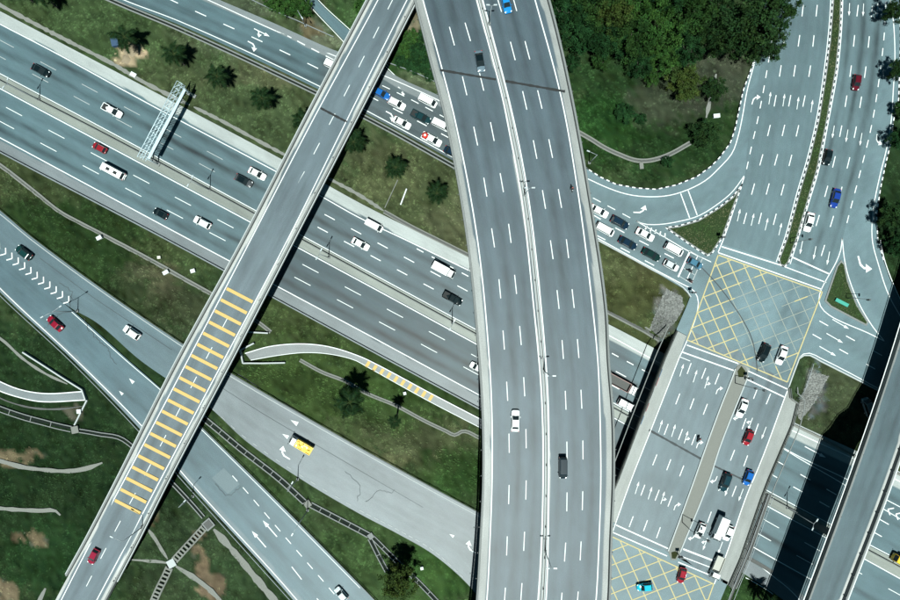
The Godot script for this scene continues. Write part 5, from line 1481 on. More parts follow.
# ---- plants
func crown_mesh(sd: int, rx: float, ry: float, clumps: int, leaves: int, size: float, col: Color, warm: float) -> Mesh:
	var r2 := RandomNumberGenerator.new()
	r2.seed = sd
	var st := st_new()
	for k in clumps:
		var d := Vector3(r2.randfn(), r2.randfn() * 0.8 + 0.25, r2.randfn()).normalized()
		var rad := pow(r2.randf(), 0.4)
		var lump := 1.0 + 0.28 * sin(d.x * 4.0 + sd) * cos(d.z * 5.0 - sd)
		var c := Vector3(d.x * rx, d.y * ry, d.z * rx) * rad * lump
		var cr := rx * r2.randf_range(0.10, 0.20)
		var hue := r2.randf()
		var cc := col.lerp(Color(col.r * 1.9, col.g * 1.35, col.b * 1.1), hue * warm) * r2.randf_range(0.55, 1.35)
		for m in leaves:
			var o := Vector3(r2.randfn(), r2.randfn() * 0.6, r2.randfn()) * cr * 0.55
			var p := c + o
			var nrm := (Vector3(r2.randfn(), r2.randfn() * 0.7 + 0.9, r2.randfn())).normalized()
			var t := nrm.cross(Vector3(r2.randfn(), r2.randfn(), r2.randfn())).normalized()
			var b := nrm.cross(t)
			var s := size * r2.randf_range(0.6, 1.35)
			var f := r2.randf_range(0.7, 1.35)
			st.set_color(Color(cc.r * f, cc.g * f, cc.b * f))
			quad(st, p - t * s, p + b * s * 0.45, p + t * s, p - b * s * 0.45)
	return commit(st)
func trunk_mesh(sd: int, high: float, rx: float, r: float) -> Mesh:
	var r2 := RandomNumberGenerator.new()
	r2.seed = sd
	var st := st_new(true)
	var top := Vector3(r2.randf_range(-0.3, 0.3), high * 0.55, r2.randf_range(-0.3, 0.3))
	tube(st, Vector3(0, -0.6, 0), top, r, r * 0.65, 8)
	for k in 6:
		var a := TAU * k / 6.0 + r2.randf()
		var e := top + Vector3(cos(a) * rx * 0.4, high * r2.randf_range(0.05, 0.2), sin(a) * rx * 0.4)
		tube(st, top - Vector3(0, r2.randf() * 0.6, 0), e, r * 0.45, r * 0.12, 6)
	return commit(st)
var crowns := []
var trunks := []
func tree(called: String, label: String, px: float, py: float, rpx: float, high: float, kind: int, category := "tree", group := ""):
	var g := ground(px, py)
	var h := g.y
	for k in 4:
		var q := P(px, py, h + high * 0.62)
		h = surf(q.x, q.z)
	var at := P(px, py, h + high * 0.62)
	at.y = h
	var rm := rpx * (CAM - h - high * 0.62) / FOC
	var t := thing(called, label, category, at, rng.randf() * TAU, group)
	var c := put("crown", crowns[kind], M.leaf, t)
	var s := rm / 4.0
	c.scale = Vector3(s, high * 0.40 / 3.2, s)
	c.position.y = high * 0.62
	var k2 := put("trunk", trunks[kind % trunks.size()], M.trunk, t)
	k2.scale = Vector3(s, high / 9.0, s)
func frond_mesh(sd: int) -> Mesh:
	var r2 := RandomNumberGenerator.new()
	r2.seed = sd
	var st := st_new()
	var pts := []
	var n := 11
	for k in n + 1:
		var f := float(k) / n
		pts.append(Vector3(0, 0.75 * sin(f * 1.9) - 1.25 * f * f, f * 2.9))
	for k in n:
		var a: Vector3 = pts[k]; var b: Vector3 = pts[k + 1]
		st.set_color(Color(0.035, 0.045, 0.018))
		quad(st, a + Vector3(-0.035, 0, 0), a + Vector3(0.035, 0, 0), b + Vector3(0.03, 0, 0), b + Vector3(-0.03, 0, 0))
		if k < 1: continue
		var wl := 0.78 * sin((k + 0.7) / (n + 1.0) * PI) + 0.12
		for s in [-1.0, 1.0]:
			for m in 2:
				var p := a.lerp(b, m * 0.5)
				var f := r2.randf_range(0.6, 1.5)
				st.set_color(Color(0.010 * f, 0.021 * f, 0.009 * f))
				var tip := p + Vector3(s * wl, -0.22 - 0.25 * r2.randf(), 0.42 + 0.12 * r2.randf())
				st.add_vertex(p); st.add_vertex(p + Vector3(0, 0.0, 0.20)); st.add_vertex(tip)
	return commit(st)
var fronds := []
func palm(label: String, px: float, py: float, high: float, size := 1.0):
	var g := ground(px, py)
	var t := thing("palm_tree", label, "palm tree", g, rng.randf() * TAU, "palms on the grass verges")
	var st := st_new(true)
	var prev := Vector3(0, -0.4, 0)
	for k in 6:
		var f := (k + 1) / 6.0
		var q := Vector3(0.25 * sin(f * 2.0), high * f, 0.12 * f)
		tube(st, prev, q, lerpf(0.24, 0.14, k / 6.0), lerpf(0.24, 0.14, f), 8, k == 5 or k == 0)
		prev = q
	obj("trunk", st, M.trunk, t)
	var n := 15
	for k in n:
		var o := put("frond", fronds[k % fronds.size()], M.palm, t)
		var up := 0.45 if k % 3 == 0 else (0.1 if k % 3 == 1 else -0.25)
		o.position = prev
		o.rotation = Vector3(-up + rng.randf_range(-0.15, 0.15), TAU * k / n + rng.randf_range(-0.15, 0.15), rng.randf_range(-0.3, 0.3))
		o.scale = Vector3.ONE * size * rng.randf_range(0.85, 1.1)
func plants():
	crowns.append(crown_mesh(11, 4.0, 3.2, 85, 105, 0.19, Color(0.015, 0.042, 0.012), 0.5))
	crowns.append(crown_mesh(12, 4.0, 3.2, 85, 105, 0.18, Color(0.010, 0.034, 0.012), 0.4))
	crowns.append(crown_mesh(13, 4.0, 3.2, 80, 105, 0.19, Color(0.026, 0.048, 0.013), 0.7))
	crowns.append(crown_mesh(14, 4.0, 3.2, 80, 105, 0.19, Color(0.010, 0.028, 0.010), 0.8))
	crowns.append(crown_mesh(15, 4.0, 3.2, 75, 90, 0.18, Color(0.022, 0.062, 0.015), 0.5))
	for k in 3: trunks.append(trunk_mesh(30 + k, 9.0, 3.4, 0.32))
	for k in 4: fronds.append(frond_mesh(50 + k))
	# the wood at the top
	var wood := "trees of the dense wood at the top"
	var wl := ["dark green tree within the dense wood at the top", "bright green tree within the dense wood at the top", "yellowish green tree within the dense wood at the top"]
	for w in [[563, 12, 20, 11, 1], [556, 42, 13, 8, 3], [590, 5, 22, 12, 0], [582, 36, 18, 10, 1], [614, 12, 21, 12, 2], [607, 44, 17, 9, 1], [640, 4, 23, 12, 4], [632, 40, 20, 11, 0], [660, 28, 22, 12, 4], [640, 66, 13, 7, 1], [668, -4, 22, 12, 1], [690, 18, 21, 12, 0], [664, 58, 16, 8, 4], [687, 50, 17, 9, 1], [714, -2, 22, 12, 3], [706, 30, 16, 11, 3], [600, -14, 22, 12, 1], [690, -16, 22, 12, 0], [572, 62, 8, 5, 1], [600, 62, 9, 5, 0], [652, 78, 8, 5, 4], [575, -18, 20, 11, 4], [640, -20, 20, 11, 1]]:
		tree("wood_tree", wl[1 if w[4] == 4 else (2 if w[4] == 2 else 0)], w[0], w[1], w[2], w[3], w[4], "tree", wood)
	tree("broadleaf_tree", "large dark tree overhanging the north road at the top", 752, 22, 31, 14, 3)
	tree("broadleaf_tree", "dark tree with lowest overhanging bough beside the north road lanes", 768, 46, 17, 10, 3)
	tree("broadleaf_tree", "dark tree behind the overhanging one at the edge of the wood", 726, 40, 18, 11, 3)
	tree("broadleaf_tree", "rounded tree crown at the very top right of the wood", 778, 6, 18, 12, 0)
	tree("broadleaf_tree", "yellowish green bushy tree alone below the wood", 685, 84, 18, 7, 2)
	tree("shrub", "low dark shrub alone on the green field", 624, 113, 10, 2.5, 1, "shrub")
	tree("shrub", "small dark shrub right of the low shrub on the field", 641, 119, 6, 2, 1, "shrub")
	tree("shrub", "dark dense shrub near the inner kerb of the turning lane", 706, 132, 14, 5, 3, "shrub")
	tree("shrub", "tiny dark shrub below the curved drain in the field", 667, 162, 6, 1.8, 1, "shrub")
	tree("broadleaf_tree", "sparse grey twiggy tree left of the north road kerb", 714, 88, 12, 5, 3)
	tree("broadleaf_tree", "round leafy tree by the forked drain near the bottom", 400, 580, 18, 9.5, 2)
	for q in [["bright green bush above the guardrail at the top, leftmost", 273, 3, 9, 4], ["bright green bush above the guardrail at the top, middle", 288, 5, 12, 5], ["bright green bush above the guardrail at the top, beside the ramp", 303, 8, 10, 4.5], ["green bush right of the little ramp at the top edge", 364, 6, 11, 4], ["green bush at the top edge touching the left bridge", 376, -4, 10, 4]]:
		tree("bush", q[0], q[1], q[2], q[3], q[4], 4, "bush")
	var tw := "bushes between the two bridges"
	for q in [[411, 36, 8, 2.2], [418, 52, 9, 2.4], [405, 50, 7, 2], [424, 66, 8, 2.2], [412, 66, 8, 2], [400, 62, 6, 1.8], [424, 36, 6, 2], [430, 76, 6, 1.6]]:
		tree("bush", "low green bush in the grass triangle between the two bridges", q[0], q[1], q[2], q[3], 4 if int(q[0]) % 2 else 1, "bush", tw)
	for q in [["dark tree at the top right corner", 896, 10, 12, 7, 3], ["dark tree at the right edge above the shed", 900, 70, 12, 7, 3], ["dark tree at the right edge just above the blue roof", 902, 138, 12, 6, 1], ["dark tree at the right edge below the blue roof", 892, 218, 15, 7, 3], ["dark tree at the right edge beside the kerb bend", 900, 246, 13, 6, 1], ["green bush on the bank at the right edge", 902, 110, 9, 4, 0]]:
		tree("broadleaf_tree", q[0], q[1], q[2], q[3], q[4], q[5])
	palm("palm at the top left corner", 58, 8, 6.3)
	palm("palm cut by the top edge at far left", 34, 2, 7)
	palm("palm beside the sand heaps", 138, 47.5, 6.3, 1.1)
	palm("second palm right of the sand heaps", 185, 65, 6.3)
	palm("palm right of the gantry, third in the row", 228, 86, 6.3)
	palm("palm fourth in the row right of the gantry", 271, 107, 6.3)
	palm("palm half hidden behind the left bridge", 310, 130, 7)
	palm("palm just right of the left bridge on the upper verge", 358, 150, 6.5)
	palm("palm above the thin pale pipe", 397, 173, 6.5, 0.95)
	palm("palm nearest to the flyover on the upper verge", 436.5, 198, 6.5, 0.95)
	palm("large dark palm below the motorcycle path", 355, 396, 8, 1.35)
	palm("slender palm with long shadow beside the yellow bars", 397.5, 413, 9, 0.55)
	palm("palm on the grass at the bottom right of the pipe bridge", 758, 596, 6, 1.0)
# ---- vehicles; the front looks to +z
var paints := {}
func paint(c: Color) -> StandardMaterial3D:
	var k := c.to_html()
	if not paints.has(k):
		var m := mat(c, 0.2)
		m.metallic_specular = 0.3
		m.clearcoat_enabled = true
		m.clearcoat = 0.25
		m.clearcoat_roughness = 0.05
		paints[k] = m
	return paints[k]
func loft(st: SurfaceTool, rings: Array):
	for i in rings.size() - 1:
		var a: Array = rings[i]; var b: Array = rings[i + 1]
		var m := a.size()
		for k in m: quad(st, a[k], a[(k + 1) % m], b[(k + 1) % m], b[k])
	for e in [rings[0], rings[-1]]:
		var c := Vector3.ZERO
		for v in e: c += v / e.size()
		for k in e.size():
			st.add_vertex(c); st.add_vertex(e[k]); st.add_vertex(e[(k + 1) % e.size()])
func body_ring(z: float, w: float, y0: float, y1: float) -> Array:
	var h := y1 - y0
	return [Vector3(-w * 0.9, y0, z), Vector3(-w, y0 + h * 0.3, z), Vector3(-w * 0.985, y0 + h * 0.75, z), Vector3(-w * 0.9, y1 - 0.03, z), Vector3(-w * 0.72, y1, z), Vector3(0, y1 + 0.03, z),
		Vector3(w * 0.72, y1, z), Vector3(w * 0.9, y1 - 0.03, z), Vector3(w * 0.985, y0 + h * 0.75, z), Vector3(w, y0 + h * 0.3, z), Vector3(w * 0.9, y0, z)]
func pane(t: Node, called: String, a: Vector3, b: Vector3, c: Vector3, d: Vector3, ins := 0.1):
	var m := (a + b + c + d) * 0.25
	var n := (c - a).cross(d - b).normalized()
	if n.dot(m - Vector3(0, 0.9, 0)) < 0: n = -n
	var q := []
	for v in [a, b, c, d]: q.append(v.lerp(m, ins) + n * 0.015)
	var st := st_new()
	quad(st, q[0], q[1], q[2], q[3])
	for k in 4: quad(st, q[k], q[(k + 1) % 4], q[(k + 1) % 4] - n * 0.03, q[k] - n * 0.03)
	obj(called, st, M.glass, t)
func wheel(t: Node, x: float, z: float, r: float):
	var w := 0.2
	var s := signf(x)
	var st := st_new(true)
	tube(st, Vector3(x - s * w, r, z), Vector3(x, r, z), r, r, 14)
	var o := obj("wheel", st, M.tyre, t)
	st = st_new()
	tube(st, Vector3(x - s * 0.02, r, z), Vector3(x + s * 0.012, r, z), r * 0.62, r * 0.55, 10)
	obj("rim", st, M.rim, o)
func cabin(t: Node, m: Material, w: float, belt: float, roof: float, z0: float, z1: float, z2: float, z3: float, taper := 0.80):
	var wb := w * 0.93; var wr := w * taper
	var rings := [[], [], []]
	var spec := [[wb, belt - 0.08, z0, z1], [wr, roof - 0.03, z2, z3], [wr * 0.86, roof + 0.03, z2 + 0.14, z3 - 0.12]]
	for k in 3:
		var e: Array = spec[k]
		rings[k] = [Vector3(-e[0], e[1], e[2]), Vector3(e[0], e[1], e[2]), Vector3(e[0], e[1], e[3]), Vector3(-e[0], e[1], e[3])]
	var st := st_new()
	loft(st, rings)
	obj("cabin", st, m, t)
	var a: Array = rings[0]; var b: Array = rings[1]
	pane(t, "windscreen", a[3], a[2], b[2], b[3], 0.10)
	pane(t, "rear_window", a[0], a[1], b[1], b[0], 0.14)
	pane(t, "side_window", a[1], a[2], b[2], b[1], 0.13)
	pane(t, "side_window", a[3], a[0], b[0], b[3], 0.13)
var specs := {
	"sedan": {"l": 4.6, "w": 0.89, "belt": 0.92, "hood": 0.90, "trunk": 0.98, "roof": 1.45, "c": [-1.95, 1.25, -1.15, 0.25]},
	"hatch": {"l": 3.75, "w": 0.83, "belt": 0.95, "hood": 0.92, "trunk": 0.98, "roof": 1.47, "c": [-1.80, 1.05, -1.35, 0.20]},
	"suv": {"l": 4.5, "w": 0.92, "belt": 1.08, "hood": 1.03, "trunk": 1.08, "roof": 1.72, "c": [-2.18, 1.2, -1.75, 0.35]},
	"van": {"l": 4.7, "w": 0.86, "belt": 1.12, "hood": 1.05, "trunk": 1.15, "roof": 1.95, "c": [-2.30, 2.0, -2.18, 1.25]},
	"minibus": {"l": 6.6, "w": 1.0, "belt": 1.3, "hood": 1.2, "trunk": 1.3, "roof": 2.45, "c": [-3.2, 2.95, -3.1, 2.3]},
	"pickup": {"l": 5.15, "w": 0.92, "belt": 1.1, "hood": 1.06, "trunk": 1.05, "roof": 1.75, "c": [-0.95, 1.5, -0.70, 0.55]}}
func shell(t: Node, m: Material, s: Dictionary):
	var l: float = s.l; var w: float = s.w
	var f := l * 0.5
	var st := st_new(true)
	var rings := [body_ring(-f, w * 0.80, 0.42, s.trunk - 0.18), body_ring(-f + 0.10, w * 0.92, 0.30, s.trunk - 0.05), body_ring(-f + 0.45, w, 0.25, s.trunk), body_ring(-f * 0.3, w, 0.22, s.belt), body_ring(f * 0.35, w, 0.22, s.belt), body_ring(f * 0.62, w, 0.24, s.hood), body_ring(f - 0.38, w * 0.96, 0.26, s.hood - 0.10), body_ring(f - 0.10, w * 0.84, 0.30, s.hood - 0.22), body_ring(f, w * 0.68, 0.40, s.hood - 0.34)]
	loft(st, rings)
	obj("body", st, m, t)
	for x in [-1.0, 1.0]:
		for z in [-f * 0.60, f * 0.60]: wheel(t, x * (w + 0.01), z, 0.32)
		var h := st_new()
		bar(h, Vector3(x * w * 0.60, s.hood - 0.22, f - 0.14), Vector3(x * w * 0.88, s.hood - 0.18, f - 0.32), 0.16, 0.12)
		obj("headlight", h, M.headlight, t)
		h = st_new()
		box(h, Vector3(x * w * 0.80, s.trunk - 0.16, -f + 0.08), Vector3(0.28, 0.14, 0.14))
		obj("tail_light", h, M.taillight, t)
		h = st_new()
		box(h, Vector3(x * (w + 0.10), s.belt + 0.03, s.c[1] - 0.42), Vector3(0.2, 0.13, 0.1))
		obj("wing_mirror", h, m, t)
	var b := st_new()
	box(b, Vector3(0, 0.42, f - 0.02), Vector3(w * 1.2, 0.14, 0.06)); obj("grille", b, M.plastic, t)
	b = st_new()
	box(b, Vector3(0, 0.50, -f - 0.005), Vector3(0.5, 0.12, 0.03)); obj("number_plate", b, M.plastic, t)
func make_vehicle(t: Node3D, kind: String, col: Color, top: Color):
	var m := paint(col)
	if kind in ["sedan", "hatch", "suv", "van", "minibus"]:
		var s: Dictionary = specs[kind]
		shell(t, m, s)
		cabin(t, paint(top), s.w, s.belt, s.roof, s.c[0], s.c[1], s.c[2], s.c[3], 0.80 if kind != "minibus" and kind != "van" else 0.88)
		if kind == "minibus":
			for z in [-1.6, 0.4]:
				var st := st_new()
				box(st, Vector3(0, s.roof + 0.08, z), Vector3(0.7, 0.14, 0.9)); obj("roof_vent", st, M.plastic, t)
		if kind == "suv":
			for x in [-0.6, 0.6]:
				var st := st_new()
				bar(st, Vector3(x, s.roof + 0.05, s.c[2] + 0.2), Vector3(x, s.roof + 0.05, s.c[3] - 0.2), 0.06, 0.06); obj("roof_rail", st, M.plastic, t)
	elif kind == "pickup" or kind == "tanker":
		var s: Dictionary = specs.pickup
		shell(t, m, s)
		cabin(t, paint(top), s.w, s.belt, s.roof, s.c[0], s.c[1], s.c[2], s.c[3])
		var st := st_new()
		for x in [-1.0, 1.0]: box(st, Vector3(x * 0.82, 1.18, -1.75), Vector3(0.12, 0.32, 1.6))
		box(st, Vector3(0, 1.18, -2.52), Vector3(1.7, 0.32, 0.1)); box(st, Vector3(0, 1.18, -0.98), Vector3(1.7, 0.32, 0.08))
		obj("bed_wall", st, m, t)
		st = st_new()
		box(st, Vector3(0, 1.075, -1.75), Vector3(1.52, 0.04, 1.5)); obj("bed_floor", st, M.plastic, t)
		if kind == "tanker":
			st = st_new(true)
			tube(st, Vector3(0, 1.1, -1.75), Vector3(0, 1.9, -1.75), 0.72, 0.72, 18); obj("water_tank", st, paint(Color(0.5, 0.03, 0.02)), t)
			st = st_new(true)
			tube(st, Vector3(0, 1.9, -1.75), Vector3(0, 2.0, -1.75), 0.36, 0.30, 14); obj("tank_lid", st, paint(Color(0.75, 0.6, 0.55)), t)
	elif kind in ["box_truck", "tipper", "flatbed", "open_lorry"]:
		var l: float = {"box_truck": 5.9, "tipper": 6.0, "flatbed": 5.4, "open_lorry": 9.0}[kind]
		var w := 1.0 if kind != "open_lorry" else 1.2
		var f := l * 0.5
		var cl := 1.55 if kind != "open_lorry" else 1.9
		var st := st_new()
		box(st, Vector3(0, 0.62, 0), Vector3(w * 1.1, 0.22, l - 0.2)); obj("chassis", st, M.plastic, t)
		st = st_new()
		var zb := f - cl
		loft(st, [[Vector3(-w * 0.95, 0.45, zb), Vector3(w * 0.95, 0.45, zb), Vector3(w * 0.95, 0.45, f), Vector3(-w * 0.95, 0.45, f)], [Vector3(-w * 0.95, 1.25, zb), Vector3(w * 0.95, 1.25, zb), Vector3(w * 0.93, 1.25, f), Vector3(-w * 0.93, 1.25, f)], [Vector3(-w * 0.85, 2.12, zb + 0.02), Vector3(w * 0.85, 2.12, zb + 0.02), Vector3(w * 0.83, 2.12, f - 0.5), Vector3(-w * 0.83, 2.12, f - 0.5)], [Vector3(-w * 0.74, 2.2, zb + 0.15), Vector3(w * 0.74, 2.2, zb + 0.15), Vector3(w * 0.72, 2.2, f - 0.62), Vector3(-w * 0.72, 2.2, f - 0.62)]])
		obj("cab", st, m, t)
		pane(t, "windscreen", Vector3(-w * 0.93, 1.25, f), Vector3(w * 0.93, 1.25, f), Vector3(w * 0.83, 2.12, f - 0.5), Vector3(-w * 0.83, 2.12, f - 0.5), 0.1)
		for x in [-1.0, 1.0]:
			pane(t, "side_window", Vector3(x * w * 0.95, 1.25, zb + 0.25), Vector3(x * w * 0.93, 1.25, f - 0.1), Vector3(x * w * 0.84, 2.1, f - 0.55), Vector3(x * w * 0.85, 2.1, zb + 0.25), 0.1)
			for z in ([f - 0.9, -f + 1.2] if kind != "open_lorry" else [f - 1.1, -f + 1.0, -f + 2.1]): wheel(t, x * w, z, 0.42)
			st = st_new()
			box(st, Vector3(x * w * 0.7, 0.75, f + 0.02), Vector3(0.3, 0.18, 0.06)); obj("headlight", st, M.headlight, t)
			st = st_new()
			box(st, Vector3(x * (w + 0.12), 1.6, f - 0.1), Vector3(0.2, 0.36, 0.1)); obj("wing_mirror", st, M.plastic, t)
		var bm := paint(top)
		var z0 := -f; var z1 := zb - 0.12
		var zc := (z0 + z1) * 0.5; var bl := z1 - z0
		if kind == "box_truck":
			st = st_new()
			loft(st, [[Vector3(-w, 0.8, z0), Vector3(w, 0.8, z0), Vector3(w, 0.8, z1), Vector3(-w, 0.8, z1)], [Vector3(-w, 2.75, z0), Vector3(w, 2.75, z0), Vector3(w, 2.75, z1), Vector3(-w, 2.75, z1)], [Vector3(-w + 0.06, 2.82, z0 + 0.06), Vector3(w - 0.06, 2.82, z0 + 0.06), Vector3(w - 0.06, 2.82, z1 - 0.06), Vector3(-w + 0.06, 2.82, z1 - 0.06)]])
			obj("cargo_box", st, bm, t)
		else:
			st = st_new()
			box(st, Vector3(0, 0.88, zc), Vector3(w * 2.0, 0.2, bl)); obj("bed_floor", st, M.darkcon if kind == "open_lorry" else bm, t)
			st = st_new()
			var sh := 0.35 if kind == "flatbed" else 0.8
			for x in [-1.0, 1.0]: box(st, Vector3(x * (w - 0.06), 0.98 + sh * 0.5, zc), Vector3(0.12, sh, bl - 0.02))
			box(st, Vector3(0, 0.98 + sh * 0.5, z0 + 0.06), Vector3(w * 1.75, sh, 0.1)); box(st, Vector3(0, 0.98 + sh * 0.6, z1 - 0.06), Vector3(w * 1.75, sh * 1.2, 0.1))
			obj("bed_wall", st, bm, t)
			if kind == "tipper":
				var r2 := RandomNumberGenerator.new()
				r2.seed = 9
				for k in 24:
					st = st_new()
					box(st, Vector3(r2.randf_range(-0.72, 0.72), 1.55 + r2.randf_range(-0.15, 0.25), r2.randf_range(z0 + 0.4, z1 - 0.4)), Vector3(0.55, 0.35, 0.75), Basis.from_euler(Vector3(r2.randfn() * 0.15, r2.randf() * 3.0, r2.randfn() * 0.15)))
					obj("sack", st, paint(Color(0.72 + 0.1 * r2.randf(), 0.50, 0.10)), t)
				st = st_new()
				box(st, Vector3(0, 1.25, zc), Vector3(w * 1.75, 0.5, bl - 0.25)); obj("load", st, bm, t)
func drive(kind: String, label: String, col: Color, px: float, py: float, h: float, dx: float, dz: float, top := Color(-1, 0, 0)):
	var hh := 1.0 if not kind in ["box_truck", "tipper", "minibus"] else 1.5
	var p: Vector3
	if h >= 0.0:
		p = P(px, py, h + hh)
		p.y = h + 0.02
	else:
		var y := 1.0
		for k in 6:
			p = P(px, py, y + hh)
			y = surf(p.x, p.z)
		p.y = y + 0.02
	var d := Vector3(dx, 0, dz).normalized()
	if h < 0.0: d.y = (surf(p.x + d.x * 1.4, p.z + d.z * 1.4) - surf(p.x - d.x * 1.4, p.z - d.z * 1.4)) / 2.8
	var cat: String = {"box_truck": "truck", "tipper": "truck", "flatbed": "truck", "open_lorry": "truck", "pickup": "pickup", "tanker": "pickup", "van": "van", "minibus": "minibus"}.get(kind, "car")
	var t := thing({"box_truck": "box_truck", "tipper": "yellow_lorry", "flatbed": "flatbed_truck", "open_lorry": "open_lorry", "pickup": "pickup_truck", "tanker": "pickup_truck", "van": "van", "minibus": "minibus"}.get(kind, "car"), label, cat, p)
	t.basis = along_basis(d)
	t.set_meta("group", "vehicles on the roads")
	make_vehicle(t, kind, col, col if top.r < 0 else top)
# a rider as one continuous skin: smooth union of tapered bones, meshed as surface nets
func seg_d(p: Vector3, a: Vector3, b: Vector3, ra: float, rb: float) -> float:
	var ab := b - a
	var t := clampf((p - a).dot(ab) / ab.length_squared(), 0, 1)
	return p.distance_to(a + ab * t) - lerpf(ra, rb, t)
func rider_mesh() -> Mesh:
	var bones := [[0, .80, -.22, 0, 1.02, -.14, .15, .15], [0, 1.02, -.14, 0, 1.28, .0, .15, .17], [0, 1.30, .0, 0, 1.44, .06, .07, .06], [0, 1.5, .08, 0, 1.56, .09, .10, .09]]
	for s in [-1.0, 1.0]:
		bones.append([.0, 1.27, .0, s * .19, 1.27, .0, .09, .08]); bones.append([s * .19, 1.27, .0, s * .30, 1.06, .14, .065, .05]); bones.append([s * .30, 1.06, .14, s * .31, .98, .40, .05, .036])
		bones.append([s * .31, .98, .40, s * .31, .975, .47, .04, .035]); bones.append([s * .31, .975, .46, s * .27, .95, .47, .016, .014])
		bones.append([s * .10, .82, -.18, s * .22, .74, .22, .11, .075]); bones.append([s * .22, .74, .22, s * .20, .36, .05, .07, .045]); bones.append([s * .20, .32, .03, s * .21, .29, .22, .045, .035])
	var cs := 0.04
	var o := Vector3(-0.48, 0.2, -0.45)
	var nx := 24; var ny := 39; var nz := 27
	var f := PackedFloat32Array()
	f.resize(nx * ny * nz)
	for k in nz:
		for j in ny:
			for i in nx:
				var p := o + Vector3(i, j, k) * cs
				var s := 0.0
				for b in bones: s += exp(-28.0 * seg_d(p, Vector3(b[0], b[1], b[2]), Vector3(b[3], b[4], b[5]), b[6], b[7]))
				f[(k * ny + j) * nx + i] = -log(maxf(s, 1e-12)) / 28.0
	var idx := {}
	var vs := PackedVector3Array()
	for k in nz - 1:
		for j in ny - 1:
			for i in nx - 1:
				var sum := Vector3.ZERO
				var n := 0
				for e in [[0, 0, 0, 1, 0, 0], [0, 1, 0, 1, 1, 0], [0, 0, 1, 1, 0, 1], [0, 1, 1, 1, 1, 1], [0, 0, 0, 0, 1, 0], [1, 0, 0, 1, 1, 0], [0, 0, 1, 0, 1, 1], [1, 0, 1, 1, 1, 1], [0, 0, 0, 0, 0, 1], [1, 0, 0, 1, 0, 1], [0, 1, 0, 0, 1, 1], [1, 1, 0, 1, 1, 1]]:
					var a := f[((k + e[2]) * ny + j + e[1]) * nx + i + e[0]]; var b := f[((k + e[5]) * ny + j + e[4]) * nx + i + e[3]]
					if (a < 0) != (b < 0):
						sum += Vector3(e[0], e[1], e[2]).lerp(Vector3(e[3], e[4], e[5]), a / (a - b))
						n += 1
				if n:
					idx[Vector3i(i, j, k)] = vs.size()
					vs.append(o + (Vector3(i, j, k) + sum / n) * cs)
	var st := st_new(true)
	for v in vs: st.add_vertex(v)
	for k in range(1, nz - 1):
		for j in range(1, ny - 1):
			for i in range(1, nx - 1):
				var a := f[(k * ny + j) * nx + i] < 0
				for ax in 3:
					var d := [Vector3i(1, 0, 0), Vector3i(0, 1, 0), Vector3i(0, 0, 1)][ax] as Vector3i
					if a != (f[((k + d.z) * ny + j + d.y) * nx + i + d.x] < 0):
						var u := [Vector3i(0, 1, 0), Vector3i(0, 0, 1), Vector3i(1, 0, 0)][ax] as Vector3i
						var w := [Vector3i(0, 0, 1), Vector3i(1, 0, 0), Vector3i(0, 1, 0)][ax] as Vector3i
						var c := Vector3i(i, j, k)
						var q: Array = [idx[c - u - w], idx[c - w], idx[c], idx[c - u]]
						if a: q.reverse()
						for m in [0, 1, 2, 0, 2, 3]: st.add_index(q[m])
	st.generate_normals()
	return st.commit()
var rider: Mesh
func motorcycle(label: String, who: String, px: float, py: float, h: float, dx: float, dz: float, bike: Color, shirt: Color, hat: Color):
	if rider == null: rider = rider_mesh()
	var p := P(px, py, h + 0.8)
	p.y = h + 0.02
	var bs := along_basis(Vector3(dx, 0, dz))
	var t := thing("motorcycle", label, "motorcycle", p)
	t.basis = bs
	var m := paint(bike)
	for z in [-0.62, 0.62]:
		var st := st_new(true)
		tube(st, Vector3(-0.05, 0.28, z), Vector3(0.05, 0.28, z), 0.28, 0.28, 14); obj("wheel", st, M.tyre, t)
	var st2 := st_new(true)
	tube(st2, Vector3(0, 0.55, -0.75), Vector3(0, 0.68, -0.1), 0.11, 0.13, 8); obj("seat", st2, M.plastic, t)
	st2 = st_new(true)
	tube(st2, Vector3(0, 0.4, -0.35), Vector3(0, 0.55, 0.35), 0.13, 0.12, 8); tube(st2, Vector3(0, 0.5, 0.3), Vector3(0, 0.85, 0.42), 0.11, 0.09, 8); obj("frame", st2, m, t)
	st2 = st_new(true)
	tube(st2, Vector3(0, 0.3, 0.62), Vector3(0, 0.92, 0.42), 0.05, 0.05, 6); obj("fork", st2, M.steel, t)
	st2 = st_new(true)
	tube(st2, Vector3(-0.36, 0.95, 0.43), Vector3(0.36, 0.95, 0.43), 0.03, 0.03, 6); obj("handlebar", st2, M.plastic, t)
	st2 = st_new()
	box(st2, Vector3(0, 0.85, 0.53), Vector3(0.16, 0.14, 0.08)); obj("headlight", st2, M.headlight, t)
	var r := thing("person", who, "person", p)
	r.basis = bs
	put("body", rider, mat(shirt, 0.85), r)
	var hs := SphereMesh.new()
	hs.radius = 0.145; hs.height = 0.29; hs.radial_segments = 16; hs.rings = 8
	var hm := put("helmet", hs, mat(hat, 0.3), r)
	hm.position = Vector3(0, 1.57, 0.08)
	hm.scale = Vector3(0.95, 1.0, 1.12)
	st2 = st_new()
	box(st2, Vector3(0, 1.55, 0.225), Vector3(0.18, 0.10, 0.05)); obj("visor", st2, M.glass, r)
